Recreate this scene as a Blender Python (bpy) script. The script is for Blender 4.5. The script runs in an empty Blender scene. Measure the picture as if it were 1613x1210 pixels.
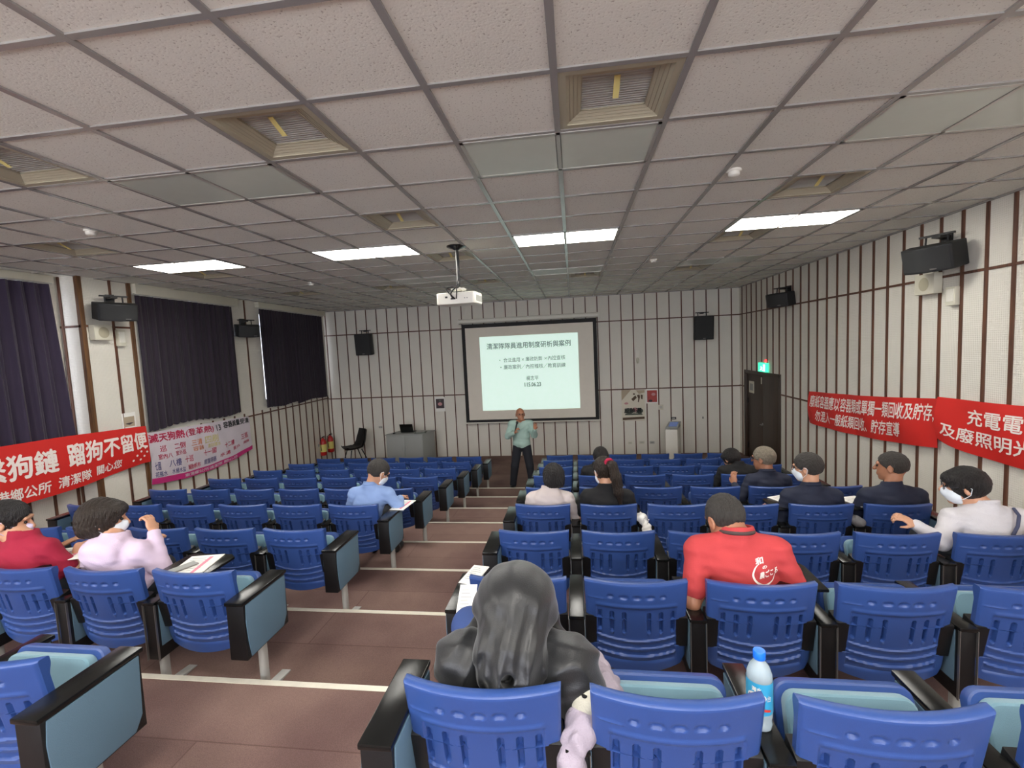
import bpy, bmesh, math, random
import numpy as np
from mathutils import Vector, Matrix, Euler
random.seed(7); rng = np.random.RandomState(5)
sc = bpy.context.scene
COL = sc.collection
PI = math.pi
R = math.radians

# ------------------------------------------------------------------ camera
W_, H_ = 1613, 1210
F_PX = 731.4
PITCH, YAW, ROLL = -0.07777, 0.13363, 0.04601
def _rot(p, y, r):
    cp, sp, cy, sy, cr, sr = math.cos(p), math.sin(p), math.cos(y), math.sin(y), math.cos(r), math.sin(r)
    Rz = Matrix(((cy, -sy, 0), (sy, cy, 0), (0, 0, 1)))
    Rx = Matrix(((1, 0, 0), (0, cp, -sp), (0, sp, cp)))
    Ry = Matrix(((cr, 0, sr), (0, 1, 0), (-sr, 0, cr)))
    return Rz @ Rx @ Ry
MR = _rot(PITCH, YAW, ROLL)
CAMZ = 2.93
cam_d = bpy.data.cameras.new('camera'); cam = bpy.data.objects.new('camera', cam_d); COL.objects.link(cam)
cam_d.sensor_width = 36; cam_d.sensor_fit = 'HORIZONTAL'; cam_d.lens = F_PX / W_ * 36
cam_d.clip_start = 0.05; cam_d.clip_end = 60
cm = Matrix.Identity(4)
right, fwd, up = MR @ Vector((1, 0, 0)), MR @ Vector((0, 1, 0)), MR @ Vector((0, 0, 1))
for i in range(3):
    cm[i][0] = right[i]; cm[i][1] = up[i]; cm[i][2] = -fwd[i]
cm.translation = (0, 0, CAMZ)
cam.matrix_world = cm
sc.camera = cam
def to_px(p):
    c = MR.transposed() @ (Vector(p) - Vector((0, 0, CAMZ)))
    if c.y < 0.05: return None
    return (W_ / 2 + F_PX * c.x / c.y, H_ / 2 - F_PX * c.z / c.y)

# ------------------------------------------------------------------ world, exposure
w = bpy.data.worlds.new('world'); sc.world = w; w.use_nodes = True
w.node_tree.nodes['Background'].inputs[0].default_value = (0.75, 0.8, 0.9, 1)
w.node_tree.nodes['Background'].inputs[1].default_value = 0.35
sc.view_settings.view_transform = 'Standard'; sc.view_settings.look = 'None'
sc.view_settings.exposure = 0.78; sc.view_settings.gamma = 1
sc.view_settings.use_curve_mapping = False
LIGHT = 15.0          # radiance of the lit ceiling panels
sc.cycles.max_bounces = 10; sc.cycles.diffuse_bounces = 6; sc.cycles.glossy_bounces = 4

# ------------------------------------------------------------------ materials
def lin(c):
    return tuple(((v / 255) / 12.92 if v / 255 <= .04045 else ((v / 255 + .055) / 1.055) ** 2.4) for v in c)
MATS = {}
def mat(name, rgb, rough=.6, metal=0., bump=0., bscale=200., mott=0., mscale=8., spec=.5, emit=None, estr=0., alpha=1., trans=0., sheen=0., coat=0.):
    m = bpy.data.materials.new(name); m.use_nodes = True; MATS[name] = m
    nt = m.node_tree; b = nt.nodes['Principled BSDF']
    c = lin(rgb) + (1,)
    b.inputs['Base Color'].default_value = c
    b.inputs['Roughness'].default_value = rough; b.inputs['Metallic'].default_value = metal
    b.inputs['Specular IOR Level'].default_value = spec
    b.inputs['Coat Weight'].default_value = coat
    if sheen: b.inputs['Sheen Weight'].default_value = sheen
    if trans: b.inputs['Transmission Weight'].default_value = trans
    if alpha < 1: b.inputs['Alpha'].default_value = alpha
    if emit: b.inputs['Emission Color'].default_value = lin(emit) + (1,); b.inputs['Emission Strength'].default_value = estr
    tc = nt.nodes.new('ShaderNodeTexCoord')
    n = nt.nodes.new('ShaderNodeTexNoise'); n.inputs['Scale'].default_value = mscale; n.inputs['Detail'].default_value = 5
    nt.links.new(tc.outputs['Object'], n.inputs['Vector'])
    mm = mott if mott else .04
    mx = nt.nodes.new('ShaderNodeMix'); mx.data_type = 'RGBA'
    mx.inputs[6].default_value = tuple(v * (1 - mm) for v in c[:3]) + (1,)
    mx.inputs[7].default_value = tuple(min(1, v * (1 + mm)) for v in c[:3]) + (1,)
    nt.links.new(n.outputs['Fac'], mx.inputs[0]); nt.links.new(mx.outputs[2], b.inputs['Base Color'])
    if bump:
        n2 = nt.nodes.new('ShaderNodeTexNoise'); n2.inputs['Scale'].default_value = bscale; n2.inputs['Detail'].default_value = 4
        nt.links.new(tc.outputs['Object'], n2.inputs['Vector'])
        bp = nt.nodes.new('ShaderNodeBump'); bp.inputs['Strength'].default_value = bump; bp.inputs['Distance'].default_value = .01
        nt.links.new(n2.outputs['Fac'], bp.inputs['Height']); nt.links.new(bp.outputs[0], b.inputs['Normal'])
    return m

def mat_panel():
    """white woven acoustic wall board with a fine grid"""
    m = mat('acoustic_board', (223, 219, 208), .85, mott=.05, mscale=3)
    nt = m.node_tree; b = nt.nodes['Principled BSDF']
    tc = nt.nodes.new('ShaderNodeTexCoord')
    hs = []
    for ax in (0, 1, 2):
        sp = nt.nodes.new('ShaderNodeSeparateXYZ'); nt.links.new(tc.outputs['Object'], sp.inputs[0])
        mu = nt.nodes.new('ShaderNodeMath'); mu.operation = 'MULTIPLY'; mu.inputs[1].default_value = 2 * PI / .022
        nt.links.new(sp.outputs[ax], mu.inputs[0])
        si = nt.nodes.new('ShaderNodeMath'); si.operation = 'SINE'; nt.links.new(mu.outputs[0], si.inputs[0]); hs.append(si)
    a = nt.nodes.new('ShaderNodeMath'); a.operation = 'ADD'; nt.links.new(hs[0].outputs[0], a.inputs[0]); nt.links.new(hs[1].outputs[0], a.inputs[1])
    a2 = nt.nodes.new('ShaderNodeMath'); a2.operation = 'ADD'; nt.links.new(a.outputs[0], a2.inputs[0]); nt.links.new(hs[2].outputs[0], a2.inputs[1])
    bp = nt.nodes.new('ShaderNodeBump'); bp.inputs['Strength'].default_value = .35; bp.inputs['Distance'].default_value = .003
    nt.links.new(a2.outputs[0], bp.inputs['Height']); nt.links.new(bp.outputs[0], b.inputs['Normal'])
    return m
def mat_tile():
    """mineral fibre ceiling tile, pitted with small dark specks"""
    m = mat('ceiling_tile', (229, 228, 218), .9, mott=.06, mscale=1.3)
    nt = m.node_tree; b = nt.nodes['Principled BSDF']
    tc = nt.nodes.new('ShaderNodeTexCoord')
    v = nt.nodes.new('ShaderNodeTexNoise'); v.inputs['Scale'].default_value = 90; v.inputs['Detail'].default_value = 2
    nt.links.new(tc.outputs['Object'], v.inputs['Vector'])
    cr = nt.nodes.new('ShaderNodeValToRGB'); cr.color_ramp.elements[0].position = .30; cr.color_ramp.elements[0].color = (.62, .59, .57, 1)
    cr.color_ramp.elements[1].position = .38; cr.color_ramp.elements[1].color = (1, 1, 1, 1)
    nt.links.new(v.outputs['Fac'], cr.inputs[0])
    old = b.inputs['Base Color'].links[0].from_socket
    mx = nt.nodes.new('ShaderNodeMix'); mx.data_type = 'RGBA'; mx.blend_type = 'MULTIPLY'; mx.inputs[0].default_value = 1
    nt.links.new(old, mx.inputs[6]); nt.links.new(cr.outputs[0], mx.inputs[7]); nt.links.new(mx.outputs[2], b.inputs['Base Color'])
    bp = nt.nodes.new('ShaderNodeBump'); bp.inputs['Strength'].default_value = .3; bp.inputs['Distance'].default_value = .004
    nt.links.new(v.outputs['Fac'], bp.inputs['Height']); nt.links.new(bp.outputs[0], b.inputs['Normal'])
    return m
def mat_carpet():
    """brown-mauve loop pile carpet laid in rolls with worn darker patches"""
    m = mat('carpet', (121, 92, 84), .95, bump=.5, bscale=350, mott=.0, mscale=2, spec=.15)
    nt = m.node_tree; b = nt.nodes['Principled BSDF']
    tc = nt.nodes.new('ShaderNodeTexCoord')
    n1 = nt.nodes.new('ShaderNodeTexNoise'); n1.inputs['Scale'].default_value = 1.1; n1.inputs['Detail'].default_value = 3
    n2 = nt.nodes.new('ShaderNodeTexNoise'); n2.inputs['Scale'].default_value = 240; n2.inputs['Detail'].default_value = 2
    nt.links.new(tc.outputs['Object'], n1.inputs['Vector']); nt.links.new(tc.outputs['Object'], n2.inputs['Vector'])
    c1 = nt.nodes.new('ShaderNodeValToRGB'); c1.color_ramp.elements[0].position = .35; c1.color_ramp.elements[0].color = lin((114, 89, 85)) + (1,)
    c1.color_ramp.elements[1].position = .62; c1.color_ramp.elements[1].color = lin((143, 117, 108)) + (1,)
    nt.links.new(n1.outputs['Fac'], c1.inputs[0])
    c2 = nt.nodes.new('ShaderNodeValToRGB'); c2.color_ramp.elements[0].position = .3; c2.color_ramp.elements[0].color = (.72, .72, .72, 1)
    c2.color_ramp.elements[1].position = .7; c2.color_ramp.elements[1].color = (1, 1, 1, 1)
    nt.links.new(n2.outputs['Fac'], c2.inputs[0])
    br = nt.nodes.new('ShaderNodeTexBrick'); br.inputs['Scale'].default_value = 1; br.inputs['Brick Width'].default_value = 1.9
    br.inputs['Row Height'].default_value = .955; br.inputs['Mortar Size'].default_value = .004; br.inputs['Color1'].default_value = (1, 1, 1, 1)
    br.inputs['Color2'].default_value = (.86, .84, .84, 1); br.inputs['Mortar'].default_value = (.7, .66, .66, 1)
    nt.links.new(tc.outputs['Object'], br.inputs['Vector'])
    a = nt.nodes.new('ShaderNodeMix'); a.data_type = 'RGBA'; a.blend_type = 'MULTIPLY'; a.inputs[0].default_value = 1
    nt.links.new(c1.outputs[0], a.inputs[6]); nt.links.new(c2.outputs[0], a.inputs[7])
    a2 = nt.nodes.new('ShaderNodeMix'); a2.data_type = 'RGBA'; a2.blend_type = 'MULTIPLY'; a2.inputs[0].default_value = 1
    nt.links.new(a.outputs[2], a2.inputs[6]); nt.links.new(br.outputs['Color'], a2.inputs[7])
    nt.links.new(a2.outputs[2], b.inputs['Base Color'])
    return m
def mat_wood(name, c1, c2, rough=.5, scale=6):
    m = mat(name, c1, rough)
    nt = m.node_tree; b = nt.nodes['Principled BSDF']
    tc = nt.nodes.new('ShaderNodeTexCoord'); mp = nt.nodes.new('ShaderNodeMapping'); mp.inputs['Scale'].default_value = (scale * 4, scale * 4, scale * .25)
    n = nt.nodes.new('ShaderNodeTexNoise'); n.inputs['Scale'].default_value = 1.5; n.inputs['Detail'].default_value = 6
    nt.links.new(tc.outputs['Object'], mp.inputs[0]); nt.links.new(mp.outputs[0], n.inputs['Vector'])
    cr = nt.nodes.new('ShaderNodeValToRGB'); cr.color_ramp.elements[0].position = .35; cr.color_ramp.elements[0].color = lin(c1) + (1,)
    cr.color_ramp.elements[1].position = .68; cr.color_ramp.elements[1].color = lin(c2) + (1,)
    nt.links.new(n.outputs['Fac'], cr.inputs[0]); nt.links.new(cr.outputs[0], b.inputs['Base Color'])
    return m

M_PANEL = mat_panel(); M_TILE = mat_tile(); M_CARPET = mat_carpet()
M_STRIP = mat_wood('strip_wood', (76, 47, 36), (108, 70, 50), .5)
M_STRIP2 = mat_wood('corner_wood', (80, 54, 34), (112, 78, 48), .45)
M_TBAR = mat('grid_metal', (150, 147, 143), .22, .0, spec=.9)
M_VENT = mat('vent_paint', (172, 165, 142), .5)
M_MESH = mat('filter_mesh', (176, 176, 170), .7)
M_TAG = mat('vent_ribbon', (205, 190, 120), .7)
M_LIT = mat('lit_diffuser', (240, 240, 235), .5, emit=(255, 252, 244), estr=LIGHT)
M_UNLIT = mat('unlit_diffuser', (206, 214, 202), .18)
M_FRAME = mat('lamp_frame', (190, 188, 180), .35, .4)
M_BLUE = mat('blue_plastic', (48, 75, 136), .34, bump=.12, bscale=500, mott=.05, mscale=6, spec=.5)
M_TEAL = mat('teal_fabric', (112, 148, 162), .9, bump=.3, bscale=500, mott=.06, sheen=.3)
M_TEALP = mat('teal_panel', (86, 112, 130), .6, bump=.15, bscale=400)
M_BLACK = mat('black_plastic', (10, 10, 12), .45, bump=.2, bscale=400)
M_BLACKG = mat('black_laminate', (17, 18, 18), .18, bump=.06, bscale=600)
M_CHROME = mat('dull_chrome', (150, 148, 145), .35, .8)
M_POST = mat('grey_post', (176, 174, 168), .5, .3)
M_NOSE = mat('nosing_metal', (214, 208, 192), .4, .2, mott=.12, mscale=20)
M_WHITE = mat('white_plastic', (226, 223, 212), .4)
M_WHITE2 = mat('cream_plastic', (208, 204, 186), .5)
M_SPK = mat('speaker_black', (26, 27, 28), .55, bump=.3, bscale=700)
M_SPKG = mat('speaker_grille', (40, 41, 42), .5, bump=.6, bscale=900)
M_CURT = mat('plum_curtain', (44, 33, 56), .85, bump=.25, bscale=300, mott=.12, mscale=5, sheen=.25)
M_CURT2 = mat('dark_curtain', (40, 31, 44), .9, bump=.25, bscale=300, mott=.1, mscale=5, sheen=.15)
M_RED = mat('banner_red', (206, 38, 32), .55, mott=.06, mscale=4)
M_BTXT = mat('banner_white', (238, 226, 218), .6)
M_BCREAM = mat('banner_pale', (214, 204, 212), .6, mott=.06, mscale=5)
M_PINK = mat('banner_magenta', (196, 46, 120), .6)
M_PTXT = mat('print_crimson', (190, 40, 80), .6)
M_PTXT2 = mat('print_orange', (222, 140, 100), .6)
M_PTXT3 = mat('print_slate', (92, 88, 140), .6)
M_PTXT4 = mat('print_yellow', (206, 194, 130), .6)
M_INK = mat('print_black', (48, 50, 52), .6)
M_SCREEN = mat('screen_cloth', (226, 219, 206), .85)
M_SCRBLK = mat('screen_border', (22, 20, 22), .7)
M_SLIDE = mat('projected_slide', (205, 222, 212), .8, emit=(216, 243, 231), estr=.40)
M_STXT = mat('slide_text', (80, 96, 92), .8, emit=(140, 164, 158), estr=.28)
M_DOOR = mat_wood('door_wood', (50, 36, 28), (66, 48, 36), .45)
M_GREY = mat('cabinet_grey', (150, 152, 148), .5)
M_PAPER = mat('paper', (236, 234, 228), .7)
M_PAPERP = mat('pink_print', (226, 140, 160), .7)
M_SKIN = mat('skin', (196, 146, 116), .5, mott=.08, mscale=20)
M_SKIN2 = mat('skin_tan', (168, 116, 88), .5, mott=.08, mscale=20)
M_HAIR = mat('black_hair', (26, 22, 21), .45, bump=.6, bscale=120, mott=.3, mscale=60)
M_HAIRB = mat('dark_brown_hair', (44, 34, 26), .4, bump=.6, bscale=120, mott=.3, mscale=60)
M_HAIRG = mat('grey_hair', (132, 122, 106), .6, bump=.6, bscale=120, mott=.35, mscale=40)
M_HAIRS = mat('salt_pepper_hair', (58, 54, 50), .6, bump=.6, bscale=140, mott=.45, mscale=50)
M_EYE = mat('eye_dark', (24, 20, 20), .2)
M_MASK = mat('mask_white', (226, 232, 238), .8)
M_MASKL = mat('mask_lilac', (214, 204, 232), .8)
M_DARKP = mat('dark_trousers', (30, 32, 40), .85, bump=.2)
M_SHOE = mat('black_shoe', (20, 19, 19), .4)
M_GLASS = mat('glasses_frame', (40, 42, 50), .3)

def streak(m, k=1.):
    nt = m.node_tree; b = nt.nodes['Principled BSDF']
    tc = nt.nodes.new('ShaderNodeTexCoord'); mp = nt.nodes.new('ShaderNodeMapping'); mp.inputs['Scale'].default_value = (150, 90, 14)
    n = nt.nodes.new('ShaderNodeTexNoise'); n.inputs['Scale'].default_value = 1.6; n.inputs['Detail'].default_value = 4
    nt.links.new(tc.outputs['Object'], mp.inputs[0]); nt.links.new(mp.outputs[0], n.inputs['Vector'])
    bp = nt.nodes.new('ShaderNodeBump'); bp.inputs['Strength'].default_value = .9 * k; bp.inputs['Distance'].default_value = .02
    nt.links.new(n.outputs['Fac'], bp.inputs['Height']); nt.links.new(bp.outputs[0], b.inputs['Normal'])
for m_ in (M_HAIR, M_HAIRB, M_HAIRG, M_HAIRS): streak(m_)

# ------------------------------------------------------------------ mesh helpers
def kids(o): return [c for c in bpy.data.objects if c.parent == o]
def tag(o, label=None, cat=None, group=None, kind=None):
    if label: o['label'] = label
    if cat: o['category'] = cat
    if group: o['group'] = group
    if kind: o['kind'] = kind
    return o
def empty(name, loc=(0, 0, 0), rz=0., label=None, cat=None, group=None):
    o = bpy.data.objects.new(name, None); COL.objects.link(o); o.location = loc; o.rotation_euler = (0, 0, rz)
    o.empty_display_size = .05
    return tag(o, label, cat, group)
def link_mesh(name, me, m, parent=None, smooth=None):
    o = bpy.data.objects.new(name, me); COL.objects.link(o)
    if m is not None:
        for k in (m if isinstance(m, (list, tuple)) else [m]): me.materials.append(k)
    if parent is not None: o.parent = parent
    if smooth is not None: smooth_me(me, smooth)
    return o
def smooth_me(me, ang=40):
    me.polygons.foreach_set('use_smooth', [True] * len(me.polygons))
    try: me.set_sharp_from_angle(angle=R(ang))
    except Exception: pass
class MB:
    def __init__(s): s.v = []; s.f = []; s.mi = []; s.m = 0
    def add(s, vs, fs):
        o = len(s.v); s.v += [tuple(v) for v in vs]; s.f += [tuple(i + o for i in f) for f in fs]; s.mi += [s.m] * len(fs); return s
    def box(s, c, d, rot=None):
        x, y, z = [k / 2 for k in d]
        vs = [Vector((a, b, e)) for a in (-x, x) for b in (-y, y) for e in (-z, z)]
        if rot: vs = [rot @ v for v in vs]
        vs = [v + Vector(c) for v in vs]
        return s.add(vs, [(0, 1, 3, 2), (4, 6, 7, 5), (0, 4, 5, 1), (2, 3, 7, 6), (0, 2, 6, 4), (1, 5, 7, 3)])
    def bounds(s, a, b):
        return s.box([(p + q) / 2 for p, q in zip(a, b)], [abs(q - p) for p, q in zip(a, b)])
    def prism(s, poly, axis, a, b):
        """poly: 2D points in the plane normal to axis (0 x: (y,z), 1 y: (x,z), 2 z: (x,y)); extruded from a to b"""
        n = len(poly)
        def P(p, t):
            return {0: (t, p[0], p[1]), 1: (p[0], t, p[1]), 2: (p[0], p[1], t)}[axis]
        vs = [P(p, a) for p in poly] + [P(p, b) for p in poly]
        fs = [tuple(range(n)), tuple(range(2 * n - 1, n - 1, -1))] + [(i, i + n, (i + 1) % n + n, (i + 1) % n) for i in range(n)]
        return s.add(vs, fs)
    def tube(s, pts, r, n=10, cap=True):
        pts = [Vector(p) for p in pts]; rs = r if isinstance(r, (list, tuple)) else [r] * len(pts)
        vs = []; fs = []; prev = None
        for i, p in enumerate(pts):
            d = (pts[min(i + 1, len(pts) - 1)] - pts[max(i - 1, 0)]).normalized()
            a = Vector((0, 0, 1)) if abs(d.z) < .9 else Vector((1, 0, 0))
            if prev is not None: a = prev
            u = (a - d * a.dot(d)).normalized(); v = d.cross(u); prev = u
            vs += [p + (u * math.cos(t) + v * math.sin(t)) * rs[i] for t in [2 * PI * k / n for k in range(n)]]
        for i in range(len(pts) - 1):
            for k in range(n): fs.append((i * n + k, i * n + (k + 1) % n, (i + 1) * n + (k + 1) % n, (i + 1) * n + k))
        if cap: fs += [tuple(range(n - 1, -1, -1)), tuple(range((len(pts) - 1) * n, len(pts) * n))]
        return s.add(vs, fs)
    def lathe(s, prof, c=(0, 0, 0), n=20):
        vs = []; fs = []
        for r_, z in prof: vs += [(c[0] + r_ * math.cos(2 * PI * k / n), c[1] + r_ * math.sin(2 * PI * k / n), c[2] + z) for k in range(n)]
        for i in range(len(prof) - 1):
            for k in range(n): fs.append((i * n + k, i * n + (k + 1) % n, (i + 1) * n + (k + 1) % n, (i + 1) * n + k))
        fs += [tuple(range(n - 1, -1, -1)), tuple(range((len(prof) - 1) * n, len(prof) * n))]
        return s.add(vs, fs)
    def grid(s, fn, nu, nv, flip=False):
        vs = [fn(i / nu, j / nv) for j in range(nv + 1) for i in range(nu + 1)]
        fs = []
        for j in range(nv):
            for i in range(nu):
                a = j * (nu + 1) + i; q = (a, a + 1, a + nu + 2, a + nu + 1); fs.append(q[::-1] if flip else q)
        return s.add(vs, fs)
    def build(s, name, m, parent=None, bevel=0., seg=2, smooth=None, recalc=True):
        me = bpy.data.meshes.new(name); me.from_pydata(s.v, [], s.f)
        if any(s.mi): me.polygons.foreach_set('material_index', s.mi)
        bm = bmesh.new(); bm.from_mesh(me)
        if recalc: bmesh.ops.recalc_face_normals(bm, faces=bm.faces)
        if bevel:
            es = [e for e in bm.edges if len(e.link_faces) == 2 and e.calc_face_angle(0) > R(35)]
            bmesh.ops.bevel(bm, geom=es, offset=bevel, segments=seg, profile=.6, affect='EDGES', clamp_overlap=True)
        bm.to_mesh(me); bm.free()
        o = link_mesh(name, me, m, parent)
        if bevel or smooth: smooth_me(me, smooth or 35)
        return o
def struct(o): o['kind'] = 'structure'; return o

# text: returns vertices normalised so that the text fills 0..1 in u and 0..1 in v
_tc = {}
def text_mesh(body, bold=0.0):
    key = (body, bold)
    if key in _tc: return _tc[key]
    cu = bpy.data.curves.new('t', 'FONT'); cu.body = body; cu.resolution_u = 2
    o = bpy.data.objects.new('t', cu); COL.objects.link(o)
    dg = bpy.context.evaluated_depsgraph_get(); dg.update()
    me = bpy.data.meshes.new_from_object(o.evaluated_get(dg))
    v = np.array([tuple(p.co) for p in me.vertices]); f = [tuple(p.vertices) for p in me.polygons]
    bpy.data.objects.remove(o); bpy.data.curves.remove(cu); bpy.data.meshes.remove(me)
    lo = v.min(0); hi = v.max(0)
    u = (v[:, :2] - lo[:2]) / np.maximum(hi[:2] - lo[:2], 1e-6)
    if bold:
        sx_, sy_ = bold * 1.0 / max(hi[0] - lo[0], 1e-6), bold * 1.0 / max(hi[1] - lo[1], 1e-6)
        parts = [u + np.array((a * sx_, c * sy_)) for a, c in ((-1, 0), (1, 0), (0, 1), (0, -1))]
        nv = len(u); f = [tuple(i + nv * q for i in p) for q in range(4) for p in f]; u = np.concatenate(parts)
    _tc[key] = (u, f, (hi - lo)[:2]); return _tc[key]
def text_obj(name, body, fn, m, parent, bold=.01):
    """fn(u,v) -> 3D point"""
    u, f, _ = text_mesh(body, bold)
    me = bpy.data.meshes.new(name); me.from_pydata([fn(a, b) for a, b in u], [], f)
    return link_mesh(name, me, m, parent)

# ------------------------------------------------------------------ implicit surfaces (bodies, clothes, cloth bundles)
class Field:
    def __init__(s): s.ops = []
    def cap(s, a, b, ra, rb=None, k=.02, op='u'):
        s.ops.append(('cap', np.array(a, float), np.array(b, float), ra, ra if rb is None else rb, k, op)); return s
    def ell(s, c, r, rot=None, k=.02, op='u'):
        s.ops.append(('ell', np.array(c, float), np.array(r, float), np.array(rot if rot is not None else np.eye(3), float), None, k, op)); return s
    def half(s, n, d, k=.01):
        n = np.array(n, float); s.ops.append(('half', n / np.linalg.norm(n), None, d, None, k, 'i')); return s
    def mesh(s, name, vox, m, parent=None, disp=None, pad=.02, xform=None):
        lo = np.full(3, 1e9); hi = -lo
        for o in s.ops:
            if o[6] != 'u': continue
            if o[0] == 'cap': r_ = max(o[3], o[4]); lo = np.minimum(lo, np.minimum(o[1], o[2]) - r_); hi = np.maximum(hi, np.maximum(o[1], o[2]) + r_)
            else: r_ = np.abs(o[3]) @ o[2]; lo = np.minimum(lo, o[1] - r_); hi = np.maximum(hi, o[1] + r_)
        lo -= pad; hi += pad
        n = np.ceil((hi - lo) / vox).astype(int) + 1
        ax = [lo[i] + vox * np.arange(n[i], dtype=np.float64) for i in range(3)]
        F = np.full(n, .15, np.float32)
        for o in s.ops:
            k = o[5]; mg = k + .03
            if o[0] == 'half':
                P = np.stack(np.meshgrid(*ax, indexing='ij'), -1)
                d = (P @ o[1] - o[3]).astype(np.float32)
                h = np.clip(.5 - .5 * (F - d) / k, 0, 1); F = F * (1 - h) + d * h + k * h * (1 - h); continue
            if o[0] == 'cap': r_ = max(o[3], o[4]); l = np.minimum(o[1], o[2]) - r_ - mg; u = np.maximum(o[1], o[2]) + r_ + mg
            else: r_ = np.abs(o[3]) @ o[2]; l = o[1] - r_ - mg; u = o[1] + r_ + mg
            i0 = np.maximum(0, np.floor((l - lo) / vox).astype(int)); i1 = np.minimum(n, np.ceil((u - lo) / vox).astype(int) + 1)
            if (i1 <= i0).any(): continue
            sl = tuple(slice(a, b) for a, b in zip(i0, i1))
            P = np.stack(np.meshgrid(*[ax[i][sl[i]] for i in range(3)], indexing='ij'), -1)
            if o[0] == 'cap':
                ab = o[2] - o[1]; t = np.clip(((P - o[1]) @ ab) / max(ab @ ab, 1e-9), 0, 1)
                d = np.linalg.norm(P - o[1] - t[..., None] * ab, axis=-1) - (o[3] + (o[4] - o[3]) * t)
            else:
                q = (P - o[1]) @ o[3]; k0 = np.linalg.norm(q / o[2], axis=-1); k1 = np.linalg.norm(q / o[2] ** 2, axis=-1)
                d = k0 * (k0 - 1) / np.maximum(k1, 1e-6)
            d = d.astype(np.float32); a = F[sl]
            if o[6] == 'u':
                h = np.clip(.5 + .5 * (d - a) / k, 0, 1); F[sl] = d * (1 - h) + a * h - k * h * (1 - h)
            else:   # subtract
                d = -d; h = np.clip(.5 - .5 * (a - d) / k, 0, 1); F[sl] = a * (1 - h) + d * h + k * h * (1 - h)
        if disp is not None:
            P = np.stack(np.meshgrid(*ax, indexing='ij'), -1); F = F + disp(P[..., 0], P[..., 1], P[..., 2]).astype(np.float32)
        F[0] = F[-1] = .05; F[:, 0] = F[:, -1] = .05; F[:, :, 0] = F[:, :, -1] = .05
        V, Q = surfnet(F, lo, vox)
        me = bpy.data.meshes.new(name)
        me.vertices.add(len(V)); me.vertices.foreach_set('co', V.astype(np.float32).ravel())
        me.loops.add(len(Q) * 4); me.loops.foreach_set('vertex_index', Q.astype(np.int32).ravel())
        me.polygons.add(len(Q)); me.polygons.foreach_set('loop_start', np.arange(0, len(Q) * 4, 4, dtype=np.int32))
        me.update(calc_edges=True); me.validate()
        me.polygons.foreach_set('use_smooth', [True] * len(me.polygons))
        return link_mesh(name, me, m, parent)
def surfnet(F, lo, vox):
    S = F < 0
    n = F.shape
    cnt = np.zeros(tuple(k - 1 for k in n), np.int8); acc = np.zeros(cnt.shape + (3,), np.float32); num = np.zeros(cnt.shape, np.float32)
    corners = [(a, b, c) for a in (0, 1) for b in (0, 1) for c in (0, 1)]
    def sub(A, c): return A[c[0]:n[0] - 1 + c[0], c[1]:n[1] - 1 + c[1], c[2]:n[2] - 1 + c[2]]
    for i, a in enumerate(corners):
        for b in corners[i + 1:]:
            if sum(abs(p - q) for p, q in zip(a, b)) != 1: continue
            fa, fb = sub(F, a), sub(F, b); x = (fa < 0) != (fb < 0)
            t = np.where(x, fa / np.where(x, fa - fb, 1), 0)
            for d in range(3): acc[..., d] += np.where(x, a[d] + (b[d] - a[d]) * t, 0)
            num += x
    act = num > 0
    idx = -np.ones(cnt.shape, np.int64); idx[act] = np.arange(act.sum())
    ijk = np.argwhere(act); V = lo + vox * (ijk + acc[act] / num[act][:, None])
    Q = []
    for d in range(3):
        e = (d + 1) % 3; g = (d + 2) % 3
        s0 = [slice(None)] * 3; s1 = [slice(None)] * 3; s0[d] = slice(0, -1); s1[d] = slice(1, None)
        for q in (e, g): s0[q] = slice(1, -1); s1[q] = slice(1, -1)
        A, B = S[tuple(s0)], S[tuple(s1)]; x = A != B
        p = np.argwhere(x); pol = A[x]
        off = np.zeros(3, int); off[e] = 1; off[g] = 1; p = p + off
        def at(de, dg):
            r = p.copy(); r[:, e] += de; r[:, g] += dg; return idx[r[:, 0], r[:, 1], r[:, 2]]
        q = np.stack([at(-1, -1), at(0, -1), at(0, 0), at(-1, 0)], 1)
        q[~pol] = q[~pol][:, ::-1]; Q.append(q)
    return V, np.concatenate(Q)

# ------------------------------------------------------------------ room constants
T = .605
gx = lambda i: (i - 1.0723) * T
gy = lambda j: (j + 3.68) * T
CZ = 4.18; XR = 4.15; YF = 12.35; YB = -3.6
XL = lambda y: -6.67 - .04 * (y - 5.6)
XREC = -7.0; YP = 5.6
P_ROW = .955
Yk = lambda k: 2.33 + P_ROW * k
Zk = lambda k: max(0., 1.074 - .134 * k) if k < 8 else 0.

# ------------------------------------------------------------------ floor, ceiling, walls
b = MB()
ks = list(range(-6, 8))
prof = [(YB, Zk(-6) if Yk(-7) < YB else Zk(-7))]
pts = [(YB, Zk(-6))]
for k in ks:
    if Yk(k) <= YB: continue
    pts += [(Yk(k), Zk(k)), (Yk(k), Zk(k + 1))]
pts += [(YF + .1, 0), (YF + .1, -.1), (YB, -.1)]
b.prism(pts, 0, -7.6, XR + .1)
struct(b.build('floor', M_CARPET))
for n_, k in enumerate([k for k in range(-2, 8)]):
    b = MB(); x0, x1 = (XREC if Yk(k) < YP else XL(Yk(k))) + .01, XR - .01
    b.prism([(Yk(k) - .035, Zk(k)), (Yk(k) - .035, Zk(k) + .004), (Yk(k) + .004, Zk(k) + .004), (Yk(k) + .004, Zk(k) - .016), (Yk(k), Zk(k) - .016), (Yk(k), Zk(k))], 0, x0, x1)
    struct(b.build('trim_%d' % (n_ + 1), M_NOSE, bevel=.001, seg=1))

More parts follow.
